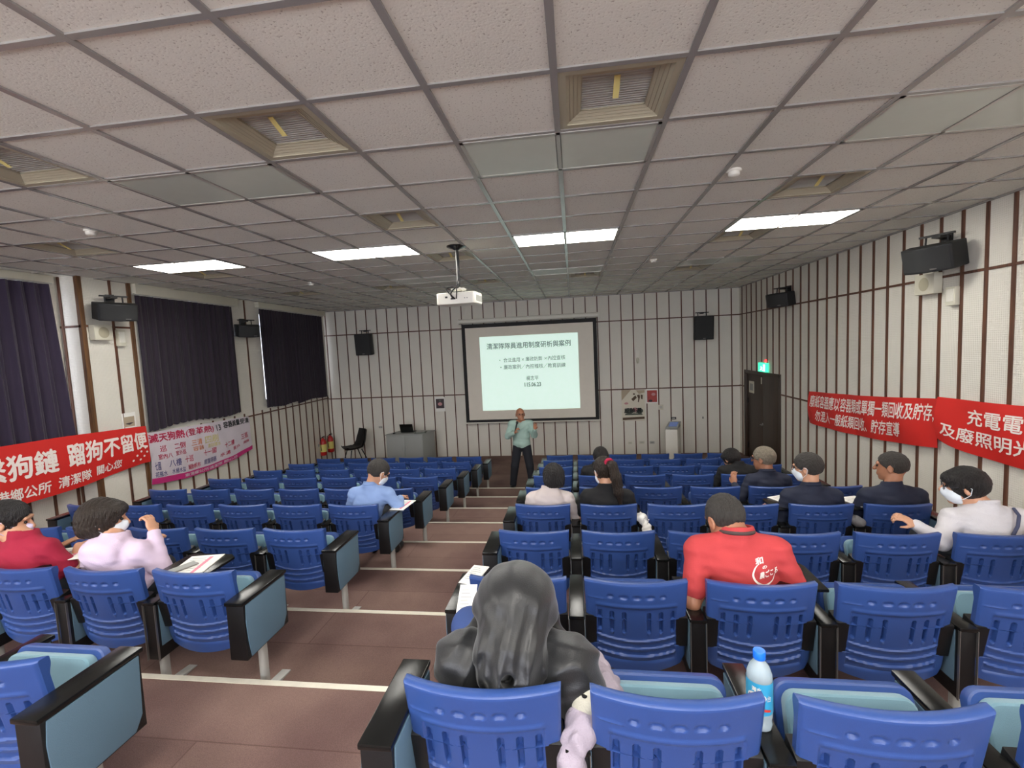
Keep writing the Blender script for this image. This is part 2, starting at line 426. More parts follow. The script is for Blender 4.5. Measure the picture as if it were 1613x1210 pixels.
VENTS = [(1, 0), (-2, 0), (-5, 0), (-2, 3), (4, 3), (-8, 3), (-2, 6), (4, 6), (-8, 6), (1, 10), (4, 10), (-2, 10), (-5, 10), (-8, 10), (-5, -4), (1, -4)]
vset = set(VENTS)
def cell_poly(i, j):
    """cell clipped to the room outline"""
    x0, x1, y0, y1 = gx(i), gx(i + 1), gy(j), gy(j + 1)
    x1 = min(x1, XR); y1 = min(y1, YF); y0 = max(y0, YB)
    return x0, x1, y0, y1
b = MB(); g = MB(); edge = {}
for i in range(-11, 9):
    for j in range(-10, 18):
        if (i, j) in vset: continue
        x0, x1, y0, y1 = cell_poly(i, j)
        if x1 - x0 < .01 or y1 - y0 < .01: continue
        b.add([(x0, y0, CZ), (x1, y0, CZ), (x1, y1, CZ), (x0, y1, CZ)], [(0, 3, 2, 1)])
ceil_o = struct(b.build('ceiling', M_TILE, recalc=False))
for i in range(-10, 10):
    if gx(i) < XR: g.box((gx(i), (YB + YF) / 2, CZ - .004), (.034, YF - YB, .010))
for j in range(-9, 18):
    if YB < gy(j) < YF: g.box(((-7.5 + XR) / 2, gy(j), CZ - .004), (XR + 7.5, .032, .009))
g.bounds((XR - .025, YB, CZ - .02), (XR, YF, CZ)); g.bounds((-7.4, YF - .025, CZ - .02), (XR, YF, CZ))
struct(g.build('ceiling_grid', M_TBAR, ceil_o))
# slab above the ceiling so no daylight leaks in through the vents
b = MB(); b.bounds((-7.7, YB - .2, CZ + .35), (XR + .2, YF + .2, CZ + .4)); struct(b.build('ceiling_slab', M_INK, ceil_o))

def wall_strips(mb, P, s0, s1, z0, z1, n, first, step, wdt=.032, dep=.014, skip=()):
    """P(s, d, z) maps distance along wall and depth off it"""
    s = first
    while s < s1 - .01:
        for za, zb in [(z0, z1)]:
            segs = [(za, zb)]
            for (a, c, e, f) in skip:
                if a < s < c:
                    new = []
                    for (u, v) in segs:
                        if e > u: new.append((u, min(v, e)))
                        if f < v: new.append((max(u, f), v))
                    segs = [q for q in new if q[1] - q[0] > .01]
            for (u, v) in segs:
                vs = [P(s + a * wdt / 2, d, z) for a in (-1, 1) for d in (-.002, dep) for z in (u, v)]
                mb.add(vs, [(0, 1, 3, 2), (4, 6, 7, 5), (0, 4, 5, 1), (2, 3, 7, 6), (0, 2, 6, 4), (1, 5, 7, 3)])
        s += step
def hbar(mb, P, s0, s1, z, h=.028, dep=.012):
    vs = [P(s, d, zz) for s in (s0, s1) for d in (-.002, dep) for zz in (z - h / 2, z + h / 2)]
    mb.add(vs, [(0, 1, 3, 2), (4, 6, 7, 5), (0, 4, 5, 1), (2, 3, 7, 6), (0, 2, 6, 4), (1, 5, 7, 3)])
# front wall (behind the screen)
b = MB(); b.bounds((-7.4, YF, -.1), (XR + .2, YF + .15, CZ + .3)); wf = struct(b.build('wall_front', M_PANEL))
Pf = lambda s, d, z: (s, YF - d, z)
b = MB(); wall_strips(b, Pf, -6.9, XR, 0, CZ, 0, -6.86, .3005, .026); hbar(b, Pf, -6.93, XR, 3.5); hbar(b, Pf, -6.93, XR, 1.715)
struct(b.build('wooden_strips', M_STRIP, wf))
# right wall, door opening
DY0, DY1, DZ = 10.03, 11.98, 2.11
b = MB(); b.bounds((XR, YB, -.1), (XR + .15, DY0, CZ + .3)); b.bounds((XR, DY1, -.1), (XR + .15, YF + .15, CZ + .3)); b.bounds((XR, DY0, DZ), (XR + .15, DY1, CZ + .3))
b.bounds((XR + .11, DY0, -.1), (XR + .15, DY1, DZ))
wr = struct(b.build('wall_right', M_PANEL))
Pr = lambda s, d, z: (XR - d, s, z)
b = MB(); wall_strips(b, Pr, YB, YF, 0, CZ, 0, 8.585 - .2965 * 41, .2965, .036, skip=[(DY0 - .02, DY1 + .02, -1, DZ + .03)])
hbar(b, Pr, YB, YF, 3.5); hbar(b, Pr, YB, DY0, 1.73); hbar(b, Pr, DY1, YF, 1.73)
struct(b.build('wooden_strips', M_STRIP, wr))
# left wall: main plane from the pillar to the front, with three window openings
PlF = lambda s, d, z: (XL(s) + d, s, z)
def wall_quadbox(mb, s0, s1, z0, z1, t=.15):
    vs = [PlF(s, d, z) for s in (s0, s1) for d in (-t, 0) for z in (z0, z1)]
    mb.add(vs, [(0, 1, 3, 2), (4, 6, 7, 5), (0, 4, 5, 1), (2, 3, 7, 6), (0, 2, 6, 4), (1, 5, 7, 3)])
WZ0, WZ1 = 1.98, 3.98
WIN = [(6.52, 8.60), (9.50, 12.20)]
b = MB(); wall_quadbox(b, YP, YF + .1, -.1, WZ0); wall_quadbox(b, YP, YF + .1, WZ1, CZ + .3)
wall_quadbox(b, YP, WIN[0][0], WZ0, WZ1); wall_quadbox(b, WIN[0][1], WIN[1][0], WZ0, WZ1); wall_quadbox(b, WIN[1][1], YF + .1, WZ0, WZ1)
b.bounds((XREC - .2, YP - .004, -.1), (XL(YP) - .002, YP + .12, CZ + .3))
wl = struct(b.build('wall_left', M_PANEL))
b = MB()
skip = [(6.33, 8.75, 1.82, CZ), (9.3, 12.3, 1.82, CZ)]
wall_strips(b, PlF, YP, YF, 0, CZ, 0, 6.06, .2965, .034, skip=skip)
hbar(b, PlF, YP, 6.36, 3.5); hbar(b, PlF, 8.7, 9.45, 3.47); hbar(b, PlF, 6.36, YF, 1.745)
b.bounds((XREC + .03, YP - .018, 1.0), (XREC + .065, YP - .004, CZ)); b.bounds((XREC, YP - .016, 3.48), (XL(YP), YP - .004, 3.51))
struct(b.build('wooden_strips', M_STRIP, wl))
b = MB(); b.bounds((XL(YP) - .035, YP - .016, 0.6), (XL(YP) + .016, YP + .045, CZ))
wall_strips(b, PlF, YP, YF, 0, CZ, 0, 6.355, 99, .05, .03)
struct(b.build('corner_post', M_STRIP2, wl))
# recessed part of the left wall, towards the back
b = MB(); b.bounds((XREC - .15, YB, -.1), (XREC, YP + .1, WZ0 - .25)); b.bounds((XREC - .15, YB, WZ1), (XREC, YP + .1, CZ + .3)); b.bounds((XREC - .15, 5.52, WZ0 - .25), (XREC, YP + .1, WZ1)); b.bounds((XREC - .15, YB, WZ0 - .25), (XREC, 2.2, WZ1))
wl2 = struct(b.build('wall_left_recess', M_PANEL))
Pl2 = lambda s, d, z: (XREC + d, s, z)
b = MB(); wall_strips(b, Pl2, YB, YP, 0, 1.72, 0, YP - .04 - .2965 * 30, .2965, .034); hbar(b, Pl2, YB, YP, 1.72)
struct(b.build('wooden_strips', M_STRIP, wl2))
# back wall behind the photographer, pierced for added fill-light windows
BW0, BW1, BZ0, BZ1 = -6.4, 3.4, 2.3, 4.0
b = MB(); b.bounds((-7.4, YB - .15, -.1), (XR + .2, YB, BZ0)); b.bounds((-7.4, YB - .15, BZ1), (XR + .2, YB, CZ + .3)); b.bounds((-7.4, YB - .15, BZ0), (BW0, YB, BZ1)); b.bounds((BW1, YB - .15, BZ0), (XR + .2, YB, BZ1))
struct(b.build('wall_back', M_PANEL))
# left windows with daylight panes; back ones are added fill light
M_DAY = mat('daylight_glass', (235, 240, 245), .4, emit=(235, 240, 255), estr=1.6)
def window(n, fn, s0, s1, z0, z1):
    f = MB()
    for (a, c, e, h) in ((s0, s1, z0, z0 + .05), (s0, s1, z1 - .05, z1), (s0, s0 + .05, z0, z1), (s1 - .05, s1, z0, z1), ((s0 + s1) / 2 - .025, (s0 + s1) / 2 + .025, z0, z1)):
        vs = [fn(s, d, z) for s in (a, c) for d in (-.1, -.04) for z in (e, h)]
        f.add(vs, [(0, 1, 3, 2), (4, 6, 7, 5), (0, 4, 5, 1), (2, 3, 7, 6), (0, 2, 6, 4), (1, 5, 7, 3)])
    o = struct(f.build('window_%d' % n, M_FRAME))
    p = MB(); vs = [fn(s, -.08, z) for s, z in ((s0, z0), (s1, z0), (s1, z1), (s0, z1))]
    vs += [fn(s, -.086, z) for s, z in ((s0, z0), (s1, z0), (s1, z1), (s0, z1))]
    p.add(vs, [(0, 1, 2, 3), (7, 6, 5, 4), (0, 4, 5, 1), (1, 5, 6, 2), (2, 6, 7, 3), (3, 7, 4, 0)])
    struct(p.build('pane', M_DAY, o))
window(1, Pl2, 2.2, 5.52, WZ0 - .25, WZ1); window(2, PlF, WIN[0][0], WIN[0][1], WZ0, WZ1); window(3, PlF, WIN[1][0], WIN[1][1], WZ0, WZ1)
M_FILLB = mat('added_fill_glow_back', (235, 240, 245), .4, emit=(238, 242, 255), estr=5.0)  # unseen glow added behind the camera to brighten the ceiling
Pb = lambda s, d, z: (s, YB + d, z)
M_DAY0 = M_DAY; M_DAY = M_FILLB
for n_ in range(3): window(4 + n_, Pb, BW0 + (BW1 - BW0) * n_ / 3, BW0 + (BW1 - BW0) * (n_ + 1) / 3, BZ0, BZ1)  # invented back windows, glowing panes added as fill light
M_DAY = M_DAY0
# plain boards over the curtains
for n_, (fn, s0, s1, z0) in enumerate([(Pl2, 2.0, 5.5, 4.08), (PlF, 6.40, 8.72, 4.02), (PlF, 9.38, 12.33, 4.06)]):
    b = MB(); vs = [fn(s, d, z) for s in (s0, s1) for d in (0, .10) for z in (z0, CZ - .005)]
    b.add(vs, [(0, 1, 3, 2), (4, 6, 7, 5), (0, 4, 5, 1), (2, 3, 7, 6), (0, 2, 6, 4), (1, 5, 7, 3)])
    struct(b.build('trim_%d' % (n_ + 21), M_WHITE2, bevel=.004))

# curtains
def curtain(fn, s0, s1, z0, z1, folds, amp, m, label, taper=0., seed=1, ragged=.03):
    r2 = np.random.RandomState(seed); ph = r2.rand(8) * 6
    def base(u):
        return .5 + .5 * math.sin(folds * u * 2 * PI + .8 * math.sin(5 * u + ph[0]) + 1.2 * math.sin(11 * u + ph[1]))
    def sfc(off):
        def f(u, v):
            s = s0 + (s1 - s0) * u + taper * (1 - v) * (u ** 6)
            a = amp * (1 - .25 * v) * ((.45 + .55 * math.sin(2.3 * folds * u + ph[4] + .5 * v) ** 2) * base(u + .002 * math.sin(5 * v + 9 * u)) + .12 * math.sin(3 * folds * u * 2 * PI + 2 * v + ph[2]))
            z = z0 + (z1 - z0) * v + (ragged * math.sin(7 * u + ph[3]) + .4 * ragged * math.sin(folds * u * 2 * PI)) * (1 - v)
            return fn(s, .05 + a + off, z)
        return f
    b = MB(); nu, nv = int(folds * 14), 14
    b.grid(sfc(0), nu, nv); b.grid(sfc(.006), nu, nv, True)
    o = empty('curtain', fn((s0 + s1) / 2, 0, z0), 0, label, 'curtain')
    c = b.build('curtain_cloth', m, None, smooth=60); c.location = -Vector(o.location); c.parent = o
    rod = MB(); rod.tube([fn(s0 - .05, .07, z1 + .015), fn(s1 + .05, .07, z1 + .015)], .012, 8)
    rr = rod.build('curtain_rail', M_FRAME, o, smooth=40); rr.location = -Vector(o.location)
    return o
curtain(Pl2, 2.3, 5.44, 1.60, 4.06, 19, .08, M_CURT, 'plum purple curtain with deep folds at the far left behind the red banner', taper=.10, seed=3)
curtain(PlF, 6.41, 8.56, 1.89, 4.0, 15, .045, M_CURT2, 'wide dark curtain between the corner pillar and the two small wall strips', seed=5)
curtain(PlF, 9.42, 10.62, 1.84, 4.03, 11, .04, M_CURT2, 'dark curtain left of the bright slit, nearer the small left speaker', taper=.04, seed=9, ragged=.015)
curtain(PlF, 10.65, 12.19, 1.82, 4.03, 13, .04, M_CURT2, 'dark curtain right of the bright slit, in the corner beside the front wall', seed=11, ragged=.015)

# door
d0 = struct(empty('door_1', (XR + .05, (DY0 + DY1) / 2, 0)))
ym = (DY0 + DY1) / 2
def dchild(b, n, m, **k):
    o = b.build(n, m, d0, **k); o.location = -Vector(d0.location); return o
for (a, c) in ((DY0 + .05, ym - .003), (ym + .003, DY1 - .05)):
    b = MB(); b.bounds((XR + .03, a, .005), (XR + .075, c, DZ - .05)); dchild(b, 'door_leaf', M_DOOR, bevel=.003)
b = MB(); b.bounds((XR - .02, DY0 - .03, 0), (XR + .09, DY0 + .048, DZ + .03)); b.bounds((XR - .02, DY1 - .048, 0), (XR + .09, DY1 + .03, DZ + .03)); b.bounds((XR - .02, DY0, DZ - .048), (XR + .09, DY1, DZ + .03))
dchild(b, 'door_frame', M_DOOR, bevel=.003)
for (a, c, z0, z1) in ((10.95, 11.02, .93, .97),):
    b = MB(); b.tube([(XR + .03, 11.0, .95), (XR - .03, 11.0, .95), (XR - .03, 10.88, .95)], .011, 8); b.lathe([(.03, 0), (.03, .01)], (0, 0, 0), 12); b.v = [(v if i < len(b.v) - 24 else (XR + .03 - v[2], 11.0 + v[0], .95 + v[1])) for i, v in enumerate(b.v)]
    dchild(b, 'door_handle', M_CHROME, smooth=40)
for (yy, zz) in ((10.12, 1.5), (10.12, .95), (11.88, 1.4), (11.88, .3)):
    b = MB(); b.bounds((XR + .015, yy - .015, zz - .06), (XR + .033, yy + .015, zz + .06)); dchild(b, 'hinge', M_BLACK, bevel=.002)
b = MB(); b.bounds((XR + .022, 11.05, 1.86), (XR + .031, 11.08, 2.01)); dchild(b, 'door_label', M_WHITE2)
b = MB(); b.bounds((XR + .024, 11.5, 1.6), (XR + .03, 11.8, 1.88)); o = b.build('notice', M_WHITE2); tag(o, 'pale paper notice taped to the dark brown door', 'notice')
b = MB(); b.bounds((XR + .022, 11.55, 1.66), (XR + .0245, 11.75, 1.82)); b.build('printed_picture', M_GREY, o)

# exit sign above the door
M_EXIT = mat('exit_green', (70, 214, 170), .4, emit=(60, 225, 170), estr=.9)
M_EXW = mat('exit_white', (235, 250, 240), .4, emit=(225, 255, 240), estr=1.2)
M_REDL = mat('red_indicator', (220, 60, 60), .3, emit=(255, 60, 60), estr=1.5)
o = empty('exit_sign', (XR, 10.8, 2.15), 0, 'glowing green exit sign over the dark brown door', 'exit sign')
b = MB(); b.bounds((-.06, -.22, 0), (-.012, .22, .2)); b.build('sign_box', M_EXIT, o, bevel=.004)
b = MB(); b.box((-.0625, .05, .11), (.002, .035, .035)); b.box((-.0625, .04, .075), (.002, .05, .05), Matrix.Rotation(R(20), 3, 'X')); b.box((-.0625, .0, .045), (.002, .07, .014), Matrix.Rotation(R(35), 3, 'X')); b.box((-.0625, .09, .045), (.002, .07, .014), Matrix.Rotation(R(-30), 3, 'X')); b.box((-.0625, .0, .09), (.002, .07, .012)); b.bounds((-.0635, -.16, .02), (-.0615, -.06, .17))
b.build('running_figure', M_EXW, o)
b = MB(); b.bounds((-.04, -.1, .2), (0, .1, .22)); b.build('bracket', M_WHITE2, o)
b = MB(); b.lathe([(.03, 0), (.034, .02), (.02, .05), (.005, .058)], (-.03, -.12, .22), 12); b.build('alarm_lamp', M_REDL, o, smooth=50)

# ------------------------------------------------------------------ ceiling lights and vents
side_names = {-8: 'beside the left wall', -4: 'left of the projector', 0: 'right of the projector', 4: 'near the right wall'}
def panel_light(i, j, lit, label, grp):
    x0, x1, y0, y1 = gx(i) + .012, gx(i + 2) - .012, gy(j) + .012, gy(j + 1) - .012
    o = empty('ceiling_light', ((x0 + x1) / 2, (y0 + y1) / 2, CZ - .012), 0, label, 'ceiling light', grp)
    hx, hy = (x1 - x0) / 2, (y1 - y0) / 2
    b = MB(); b.bounds((-hx, -hy, 0), (hx, -hy + .022, .012)); b.bounds((-hx, hy - .022, 0), (hx, hy, .012)); b.bounds((-hx, -hy, 0), (-hx + .022, hy, .012)); b.bounds((hx - .022, -hy, 0), (hx, hy, .012)); b.bounds((-.012, -hy, 0), (.012, hy, .012))
    b.build('light_frame', M_FRAME, o)
    for sx in (-1, 1):
        b = MB(); b.bounds((min(sx * .014, sx * (hx - .022)), -hy + .022, .003), (max(sx * .014, sx * (hx - .022)), hy - .022, .009)); b.build('diffuser', M_LIT if lit else M_UNLIT, o)
for i in (-8, -4, 0, 4):
    panel_light(i, 5, True, 'lit double panel ceiling light ' + side_names[i], 'lit ceiling lights')
for i in (-4, 0, 4):
    nm = {-4: 'unlit double ceiling panel at upper left beyond the vent', 0: 'unlit greenish double ceiling panel beside the nearest vent, above the projector', 4: 'unlit pale double ceiling panel at the upper right'}[i]
    panel_light(i, 1, False, nm, 'unlit ceiling panels')
for i in (-4, 0, 4):
    nm = {-4: 'unlit ceiling panel at far left of the projector pole, near the front', 0: 'unlit ceiling panel catching the screen glow near the front', 4: 'unlit ceiling panel near the front right corner'}[i]
    panel_light(i, 9, False, nm, 'unlit ceiling panels')
for j in (-3, -7):
    for i in (-8, -4, 0, 4): panel_light(i, j, True, 'lit ceiling light over the back rows, %s, %s' % (side_names[i], 'just behind the camera' if j == -3 else 'near the back wall'), 'rear ceiling lights')
def vent(i, j, label):
    cx, cy = (gx(i) + gx(i + 1)) / 2, (gy(j) + gy(j + 1)) / 2; h = T / 2 - .004
    o = empty('ceiling_vent', (cx, cy, CZ), 0, label, 'ceiling vent', 'square ceiling vents')
    b = MB()
    def ring(r0, z0, r1, z1):
        vs = [(sx * r, sy * r, z) for r, z in ((r0, z0), (r1, z1)) for sx, sy in ((-1, -1), (1, -1), (1, 1), (-1, 1))]
        b.add(vs, [(k, (k + 1) % 4, 4 + (k + 1) % 4, 4 + k) for k in range(4)])
    r = h; ring(r, -.006, r - .05, -.004); r -= .05
    ring(r, -.004, r, .02)
    b.build('vent_frame', M_VENT, o)
    b = MB()
    for q in range(4):
        rr = h - .05 - q * .020; zz = .001 + q * .007
        ring(rr, zz, rr - .015, zz + .009); ring(rr - .015, zz + .009, rr - .020, zz + .007)
    ring(h - .13, .030, h - .126, .045)
    b.build('louvres', M_VENT, o)
    b = MB(); b.bounds((-h, -h, .045), (h, h, .05))
    for q in range(16): b.bounds((-.17, -.17 + q * .0225, .039), (.17, -.163 + q * .0225, .045))
    b.build('filter_grille', M_MESH, o)
    b = MB(); b.box((0, -.07, .012), (.03, .13, .003), Matrix.Rotation(R(-20), 3, 'X')); b.build('ribbon', M_TAG, o)
vl = {(1, 0): 'large square ceiling vent nearest the top centre', (-2, 0): 'large square ceiling vent at upper left with yellow ribbon', (-5, 0): 'square ceiling vent cut by the left edge of the photo',
      (-2, 3): 'square ceiling vent up and left of the projector pole', (4, 3): 'square ceiling vent just above the right lit panel', (-8, 3): 'dark square ceiling vent near the left wall curtain',
      (-2, 6): 'square ceiling vent right behind the projector pole', (4, 6): 'square ceiling vent just beyond the right lit panel', (-8, 6): 'square ceiling vent just beyond the leftmost lit panel',
      (1, 10): 'small far ceiling vent beside the greenish unlit panel', (4, 10): 'small far ceiling vent near the front right', (-2, 10): 'small far ceiling vent right of the projector',
      (-5, 10): 'small far ceiling vent left of the projector', (-8, 10): 'small far ceiling vent above the corner curtain'}
for v_ in VENTS: vent(v_[0], v_[1], vl.get(v_, 'square ceiling vent over the back rows, %s' % ('towards the left wall' if v_[0] < 0 else 'near the middle')))
# smoke detectors
for (x, y, l) in ((1.24, 3.78, 'round white smoke detector on the ceiling, upper right of centre'), (1.27, 7.46, 'small far smoke detector on the ceiling right of the screen'), (-4.34, 3.82, 'round smoke detector on the ceiling at far left'), (-4.34, 7.44, 'small far smoke detector above the second curtain')):
    o = empty('smoke_detector', (x, y, CZ), 0, l, 'smoke detector', 'ceiling smoke detectors')
    b = MB(); b.lathe([(.052, 0), (.052, -.012), (.046, -.018)], n=20); b.build('base', M_WHITE, o, smooth=40)
    b = MB(); b.lathe([(.042, -.018), (.04, -.04), (.028, -.05), (.005, -.052)], n=20); b.build('sensor_dome', M_WHITE, o, smooth=40)

# ------------------------------------------------------------------ auditorium seats
def seat_back_mesh():
    H0, H1 = .30, .78
    zs = sorted(set([round(H0 + (H1 - H0) * i / 90, 4) for i in range(91)] + [.567, .5675, .572, .413, .4135, .408]))
    nu = 124
    def hw(z):
        if z > .57: return .252 + .006 * (z - .57) / .2
        if z > .41: return .204
        return .252 - .05 * max(0, (.36 - z) / .06) ** 2 * .4
    def sm(a, c, x): t = min(1, max(0, (x - a) / (c - a))); return t * t * (3 - 2 * t)
    def depth(x, z):
        d = 0.
        inner = 1 - sm(.196, .204, abs(x))
        d += .007 * inner * (1 - sm(.638, .646, z)) * sm(.335, .343, z)          # recessed field
        d -= .004 * (1 - sm(.004, .012, abs(z - .655))) * (1 - sm(.19, .21, abs(x)))   # rim line
        d -= .003 * (1 - sm(.002, .006, abs(z - .69 + .0))) * (1 - sm(.03, .05, abs(x + .2)))
        for i in range(5):                                                          # five dimples
            xc = (i - 2) * .065; ry, rz = (.026, .014) if i in (1, 2, 3) else (.018, .012)
            q = math.sqrt(((x - xc) / ry) ** 2 + ((z - .708) / rz) ** 2); d += .010 * (1 - sm(.35, 1.1, q))
        for xc in (-.182, -.122, -.062, .062, .122, .182):                          # six slots
            q = max(abs(x - xc) / .0095, 0); zc = max(abs(z - .557) - .05, 0) / .0095
            q = math.sqrt(q * q + zc * zc); d += .020 * (1 - sm(.7, 1.15, q))
            q = math.sqrt(((x - xc) / .008) ** 2 + ((z - .492) / .012) ** 2); d -= .005 * (1 - sm(.4, 1.1, q))
        zz = z + .022 * (1 - (x / .2) ** 2)                                         # three curved ribs
        for c_ in (.476, .430, .384):
            t = (c_ - zz)
            if abs(x) < .205 and -.002 < t < .03: d -= (.012 if c_ < .4 else .009) * sm(-.002, .004, t) * (1 - sm(.004, .03, t)) * (1 - sm(.19, .205, abs(x)))
        return d
    me_v = []; fs = []
    n1 = nu + 1
    for side in (0, 1):
        for z in zs:
            w_ = hw(z)
            for i in range(n1):
                u = -1 + 2 * i / nu; x = u * w_
                zz = z
                if z < .36: zz = z - .035 * (1 - u * u) * (.36 - z) / .06 + .035 * (.36 - z) / .06 * 0.0
                yb = -.05 * (1 - (x / .25) ** 2) + .085 * (1 - (z - .3) / .48)
                y = yb + (depth(x, z) if side == 0 else .036 + .014 * sm(.70, .76, z))
                e = min(1, max(0, (H1 - z) / .012)); er = .010 * (1 - math.sqrt(1 - (1 - e) ** 2))
                ex = min(1, (1 - abs(u)) * w_ / .008); er = max(er, .006 * (1 - ex))
                y += er if side == 0 else -er
                me_v.append((x, y, zz))
    N = len(zs) * n1
    for j in range(len(zs) - 1):
        for i in range(nu):
            a = j * n1 + i; fs.append((a, a + 1, a + n1 + 1, a + n1)); c = a + N; fs.append((c, c + n1, c + n1 + 1, c + 1))
    for i in range(nu):
        fs.append((i, i + N, i + 1 + N, i + 1)); a = (len(zs) - 1) * n1 + i; fs.append((a, a + 1, a + 1 + N, a + N))
    for j in range(len(zs) - 1):
        a = j * n1; fs.append((a, a + n1, a + n1 + N, a + N)); a = j * n1 + nu; fs.append((a, a + N, a + n1 + N, a + n1))
    me = bpy.data.meshes.new('backrest'); me.from_pydata(me_v, [], fs)
    bm = bmesh.new(); bm.from_mesh(me); bmesh.ops.recalc_face_normals(bm, faces=bm.faces); bm.to_mesh(me); bm.free()
    me.materials.append(M_BLUE); smooth_me(me, 38); return me
def mesh_of(b, name, m, **k):
    o = b.build(name, m, None, **k); me = o.data; bpy.data.objects.remove(o); return me
ME = {}
ME['backrest'] = seat_back_mesh()
def rbox_poly(x0, x1, y0, y1, r, n=4):
    p = []
    for cx, cy, a0 in ((x1 - r, y1 - r, 0), (x0 + r, y1 - r, 90), (x0 + r, y0 + r, 180), (x1 - r, y0 + r, 270)):
        for k in range(n + 1): a = R(a0 + 90 * k / n); p.append((cx + r * math.cos(a), cy + r * math.sin(a)))
    return p
b = MB()
for z0, z1, y in ((.41, .57, 0),):
    b.prism([(.022, .578), (.10, .60), (.13, .42), (.055, .405)], 0, .200, .258)
ME['bracket_r'] = mesh_of(b, 'bracket', M_BLACK, bevel=.003)
b = MB(); b.prism([(.022, .578), (.10, .60), (.13, .42), (.055, .405)], 0, -.258, -.200); ME['bracket_l'] = mesh_of(b, 'bracket', M_BLACK, bevel=.003)
# tip-up seat pan in its own frame: hinge at origin, extends +y, cushion on +z
b = MB(); b.prism(rbox_poly(-.225, .225, 0, .40, .05, 5), 2, -.045, .0); ME['seat_pan'] = mesh_of(b, 'seat_pan', M_BLUE, bevel=.014, seg=3)
b = MB(); b.prism(rbox_poly(-.207, .207, .015, .380, .045, 5), 2, -.004, .046); ME['cushion'] = mesh_of(b, 'cushion', M_TEAL, bevel=.016, seg=3)
# arm units: wide one at the aisle ends, narrow between seats
def arm_meshes(key, hw_):
    YA, YB_, ZA, ZB = (-.115, .255, .335, .65) if key == 'w' else (.012, .44, .22, .56)
    b = MB(); b.bounds((-hw_, YA, ZA), (hw_, YB_, ZB)); ME[key + 'body'] = mesh_of(b, 'arm_panel', M_BLACK, bevel=.005)
    b = MB(); b.bounds((-hw_ - .003, YA - .01, ZB), (hw_ + .003, YB_ + .015, ZB + .02)); ME[key + 'top'] = mesh_of(b, 'arm_top', M_BLACKG, bevel=.005)
    for s, n in ((1, 'r'), (-1, 'l')):
        b = MB(); poly = [(-.098, .646), (-.106, .56), (-.10, .45), (-.085, .345), (.20, .345), (.235, .40), (.245, .646)] if key == 'w' else [(.03, .556), (.03, .30), (.33, .30), (.41, .36), (.43, .556)]
        b.prism(poly, 0, s * hw_, s * (hw_ + .006)); ME[key + 'face' + n] = mesh_of(b, 'side_panel', M_TEALP, bevel=.002)
    b = MB(); b.prism([(hw_ * -.5, 0), (hw_ * .5, 0)] if 0 else rbox_poly(-.020, .020, .045, .10, .018, 4), 2, .012, .34)
    ME[key + 'post'] = mesh_of(b, 'post', M_POST, smooth=40)
    b = MB(); b.prism([(-.14, 0), (.27, 0), (.27, .006), (.12, .022), (.03, .022), (-.14, .006)], 0, -.03, .03); ME[key + 'foot'] = mesh_of(b, 'foot', M_POST, bevel=.002)
arm_meshes('w', .052); arm_meshes('n', .037)
b = MB(); b.bounds((-.0015, -.127, .33), (.0015, -.113, .655)); ME['wedge'] = mesh_of(b, 'metal_edging', M_CHROME)
b = MB(); b.bounds((-.0015, .0, .22), (.0015, .012, .565)); ME['nedge'] = mesh_of(b, 'metal_edging', M_CHROME)
# writing tablet: board that folds out over the lap from an arm
b = MB(); b.prism([(-.02, .10), (.30, .10), (.33, .14), (.33, .36), (.28, .40), (.0, .40), (-.02, .36)], 2, .700, .716); ME['tablet'] = mesh_of(b, 'writing_tablet', M_BLACKG, bevel=.004)

def inst(name, me, parent, loc=(0, 0, 0), rot=(0, 0, 0), sx=1):
    o = bpy.data.objects.new(name, me); COL.objects.link(o); o.parent = parent; o.location = loc; o.rotation_euler = rot
    if sx != 1: o.scale = (sx, 1, 1)
    return o
def arm(root, x, wide, key):
    p = 'w' if wide else 'n'; hw_ = .052 if wide else .037
    a = inst('arm_panel', ME[p + 'body'], root, (x, 0, 0))
    inst('arm_top', ME[p + 'top'], a)
    inst('side_panel', ME[p + 'facer'], a); inst('side_panel', ME[p + 'facel'], a)
    for s in (() if wide else (-1, 1)): inst('metal_edging', ME[p + 'edge'], a, (s * (hw_ + .0015), 0, 0))
    inst('post', ME[p + 'post'], root, (x, 0, 0)); inst('foot', ME[p + 'foot'], root, (x, 0, 0))
ORD = {7: 'front', 6: 'second', 5: 'third', 4: 'fourth', 3: 'fifth', 2: 'sixth', 1: 'seventh', 0: 'eighth', -1: 'rearmost'}
CORD = ['on the centre aisle', 'second from the aisle', 'third from the aisle', 'fourth from the aisle', 'fifth from the aisle', 'last, near the wall']
PITCH_X = .605
def cx_left(k, c): return -2.25 + .012 * k - PITCH_X * c
def cx_right(k, c): return -.335 + .608 * c
OCC = {('L', 0, 1): 'under the woman in a lilac hoodie', ('L', 0, 2): 'under the woman in a dark red shirt', ('L', 2, 0): 'under the man in a light blue shirt',
       ('R', -1, 0): 'under the person in a black hood', ('R', 0, 2): 'under the man in a red printed shirt', ('R', 2, 0): 'under the person in a cream hooded top',
       ('R', 2, 1): 'under the ponytailed woman in black', ('R', 4, 1): 'under the dark-haired person ahead of the ponytailed woman', ('R', 4, 4): 'under the black-haired person before the grey-haired man',
       ('R', 3, 4): 'under the grey-haired man in navy', ('R', 2, 4): 'under the masked man in navy', ('R', 2, 5): 'under the short-haired man in a navy T-shirt', ('R', 1, 5): 'under the man in a white jacket'}
TABLET = {('L', 0, 1): -1, ('L', 0, 2): -1, ('L', 0, 0): -1, ('R', 2, 4): -1, ('R', 0, 2): 1, ('R', 2, 5): -1}
n_seats = 0
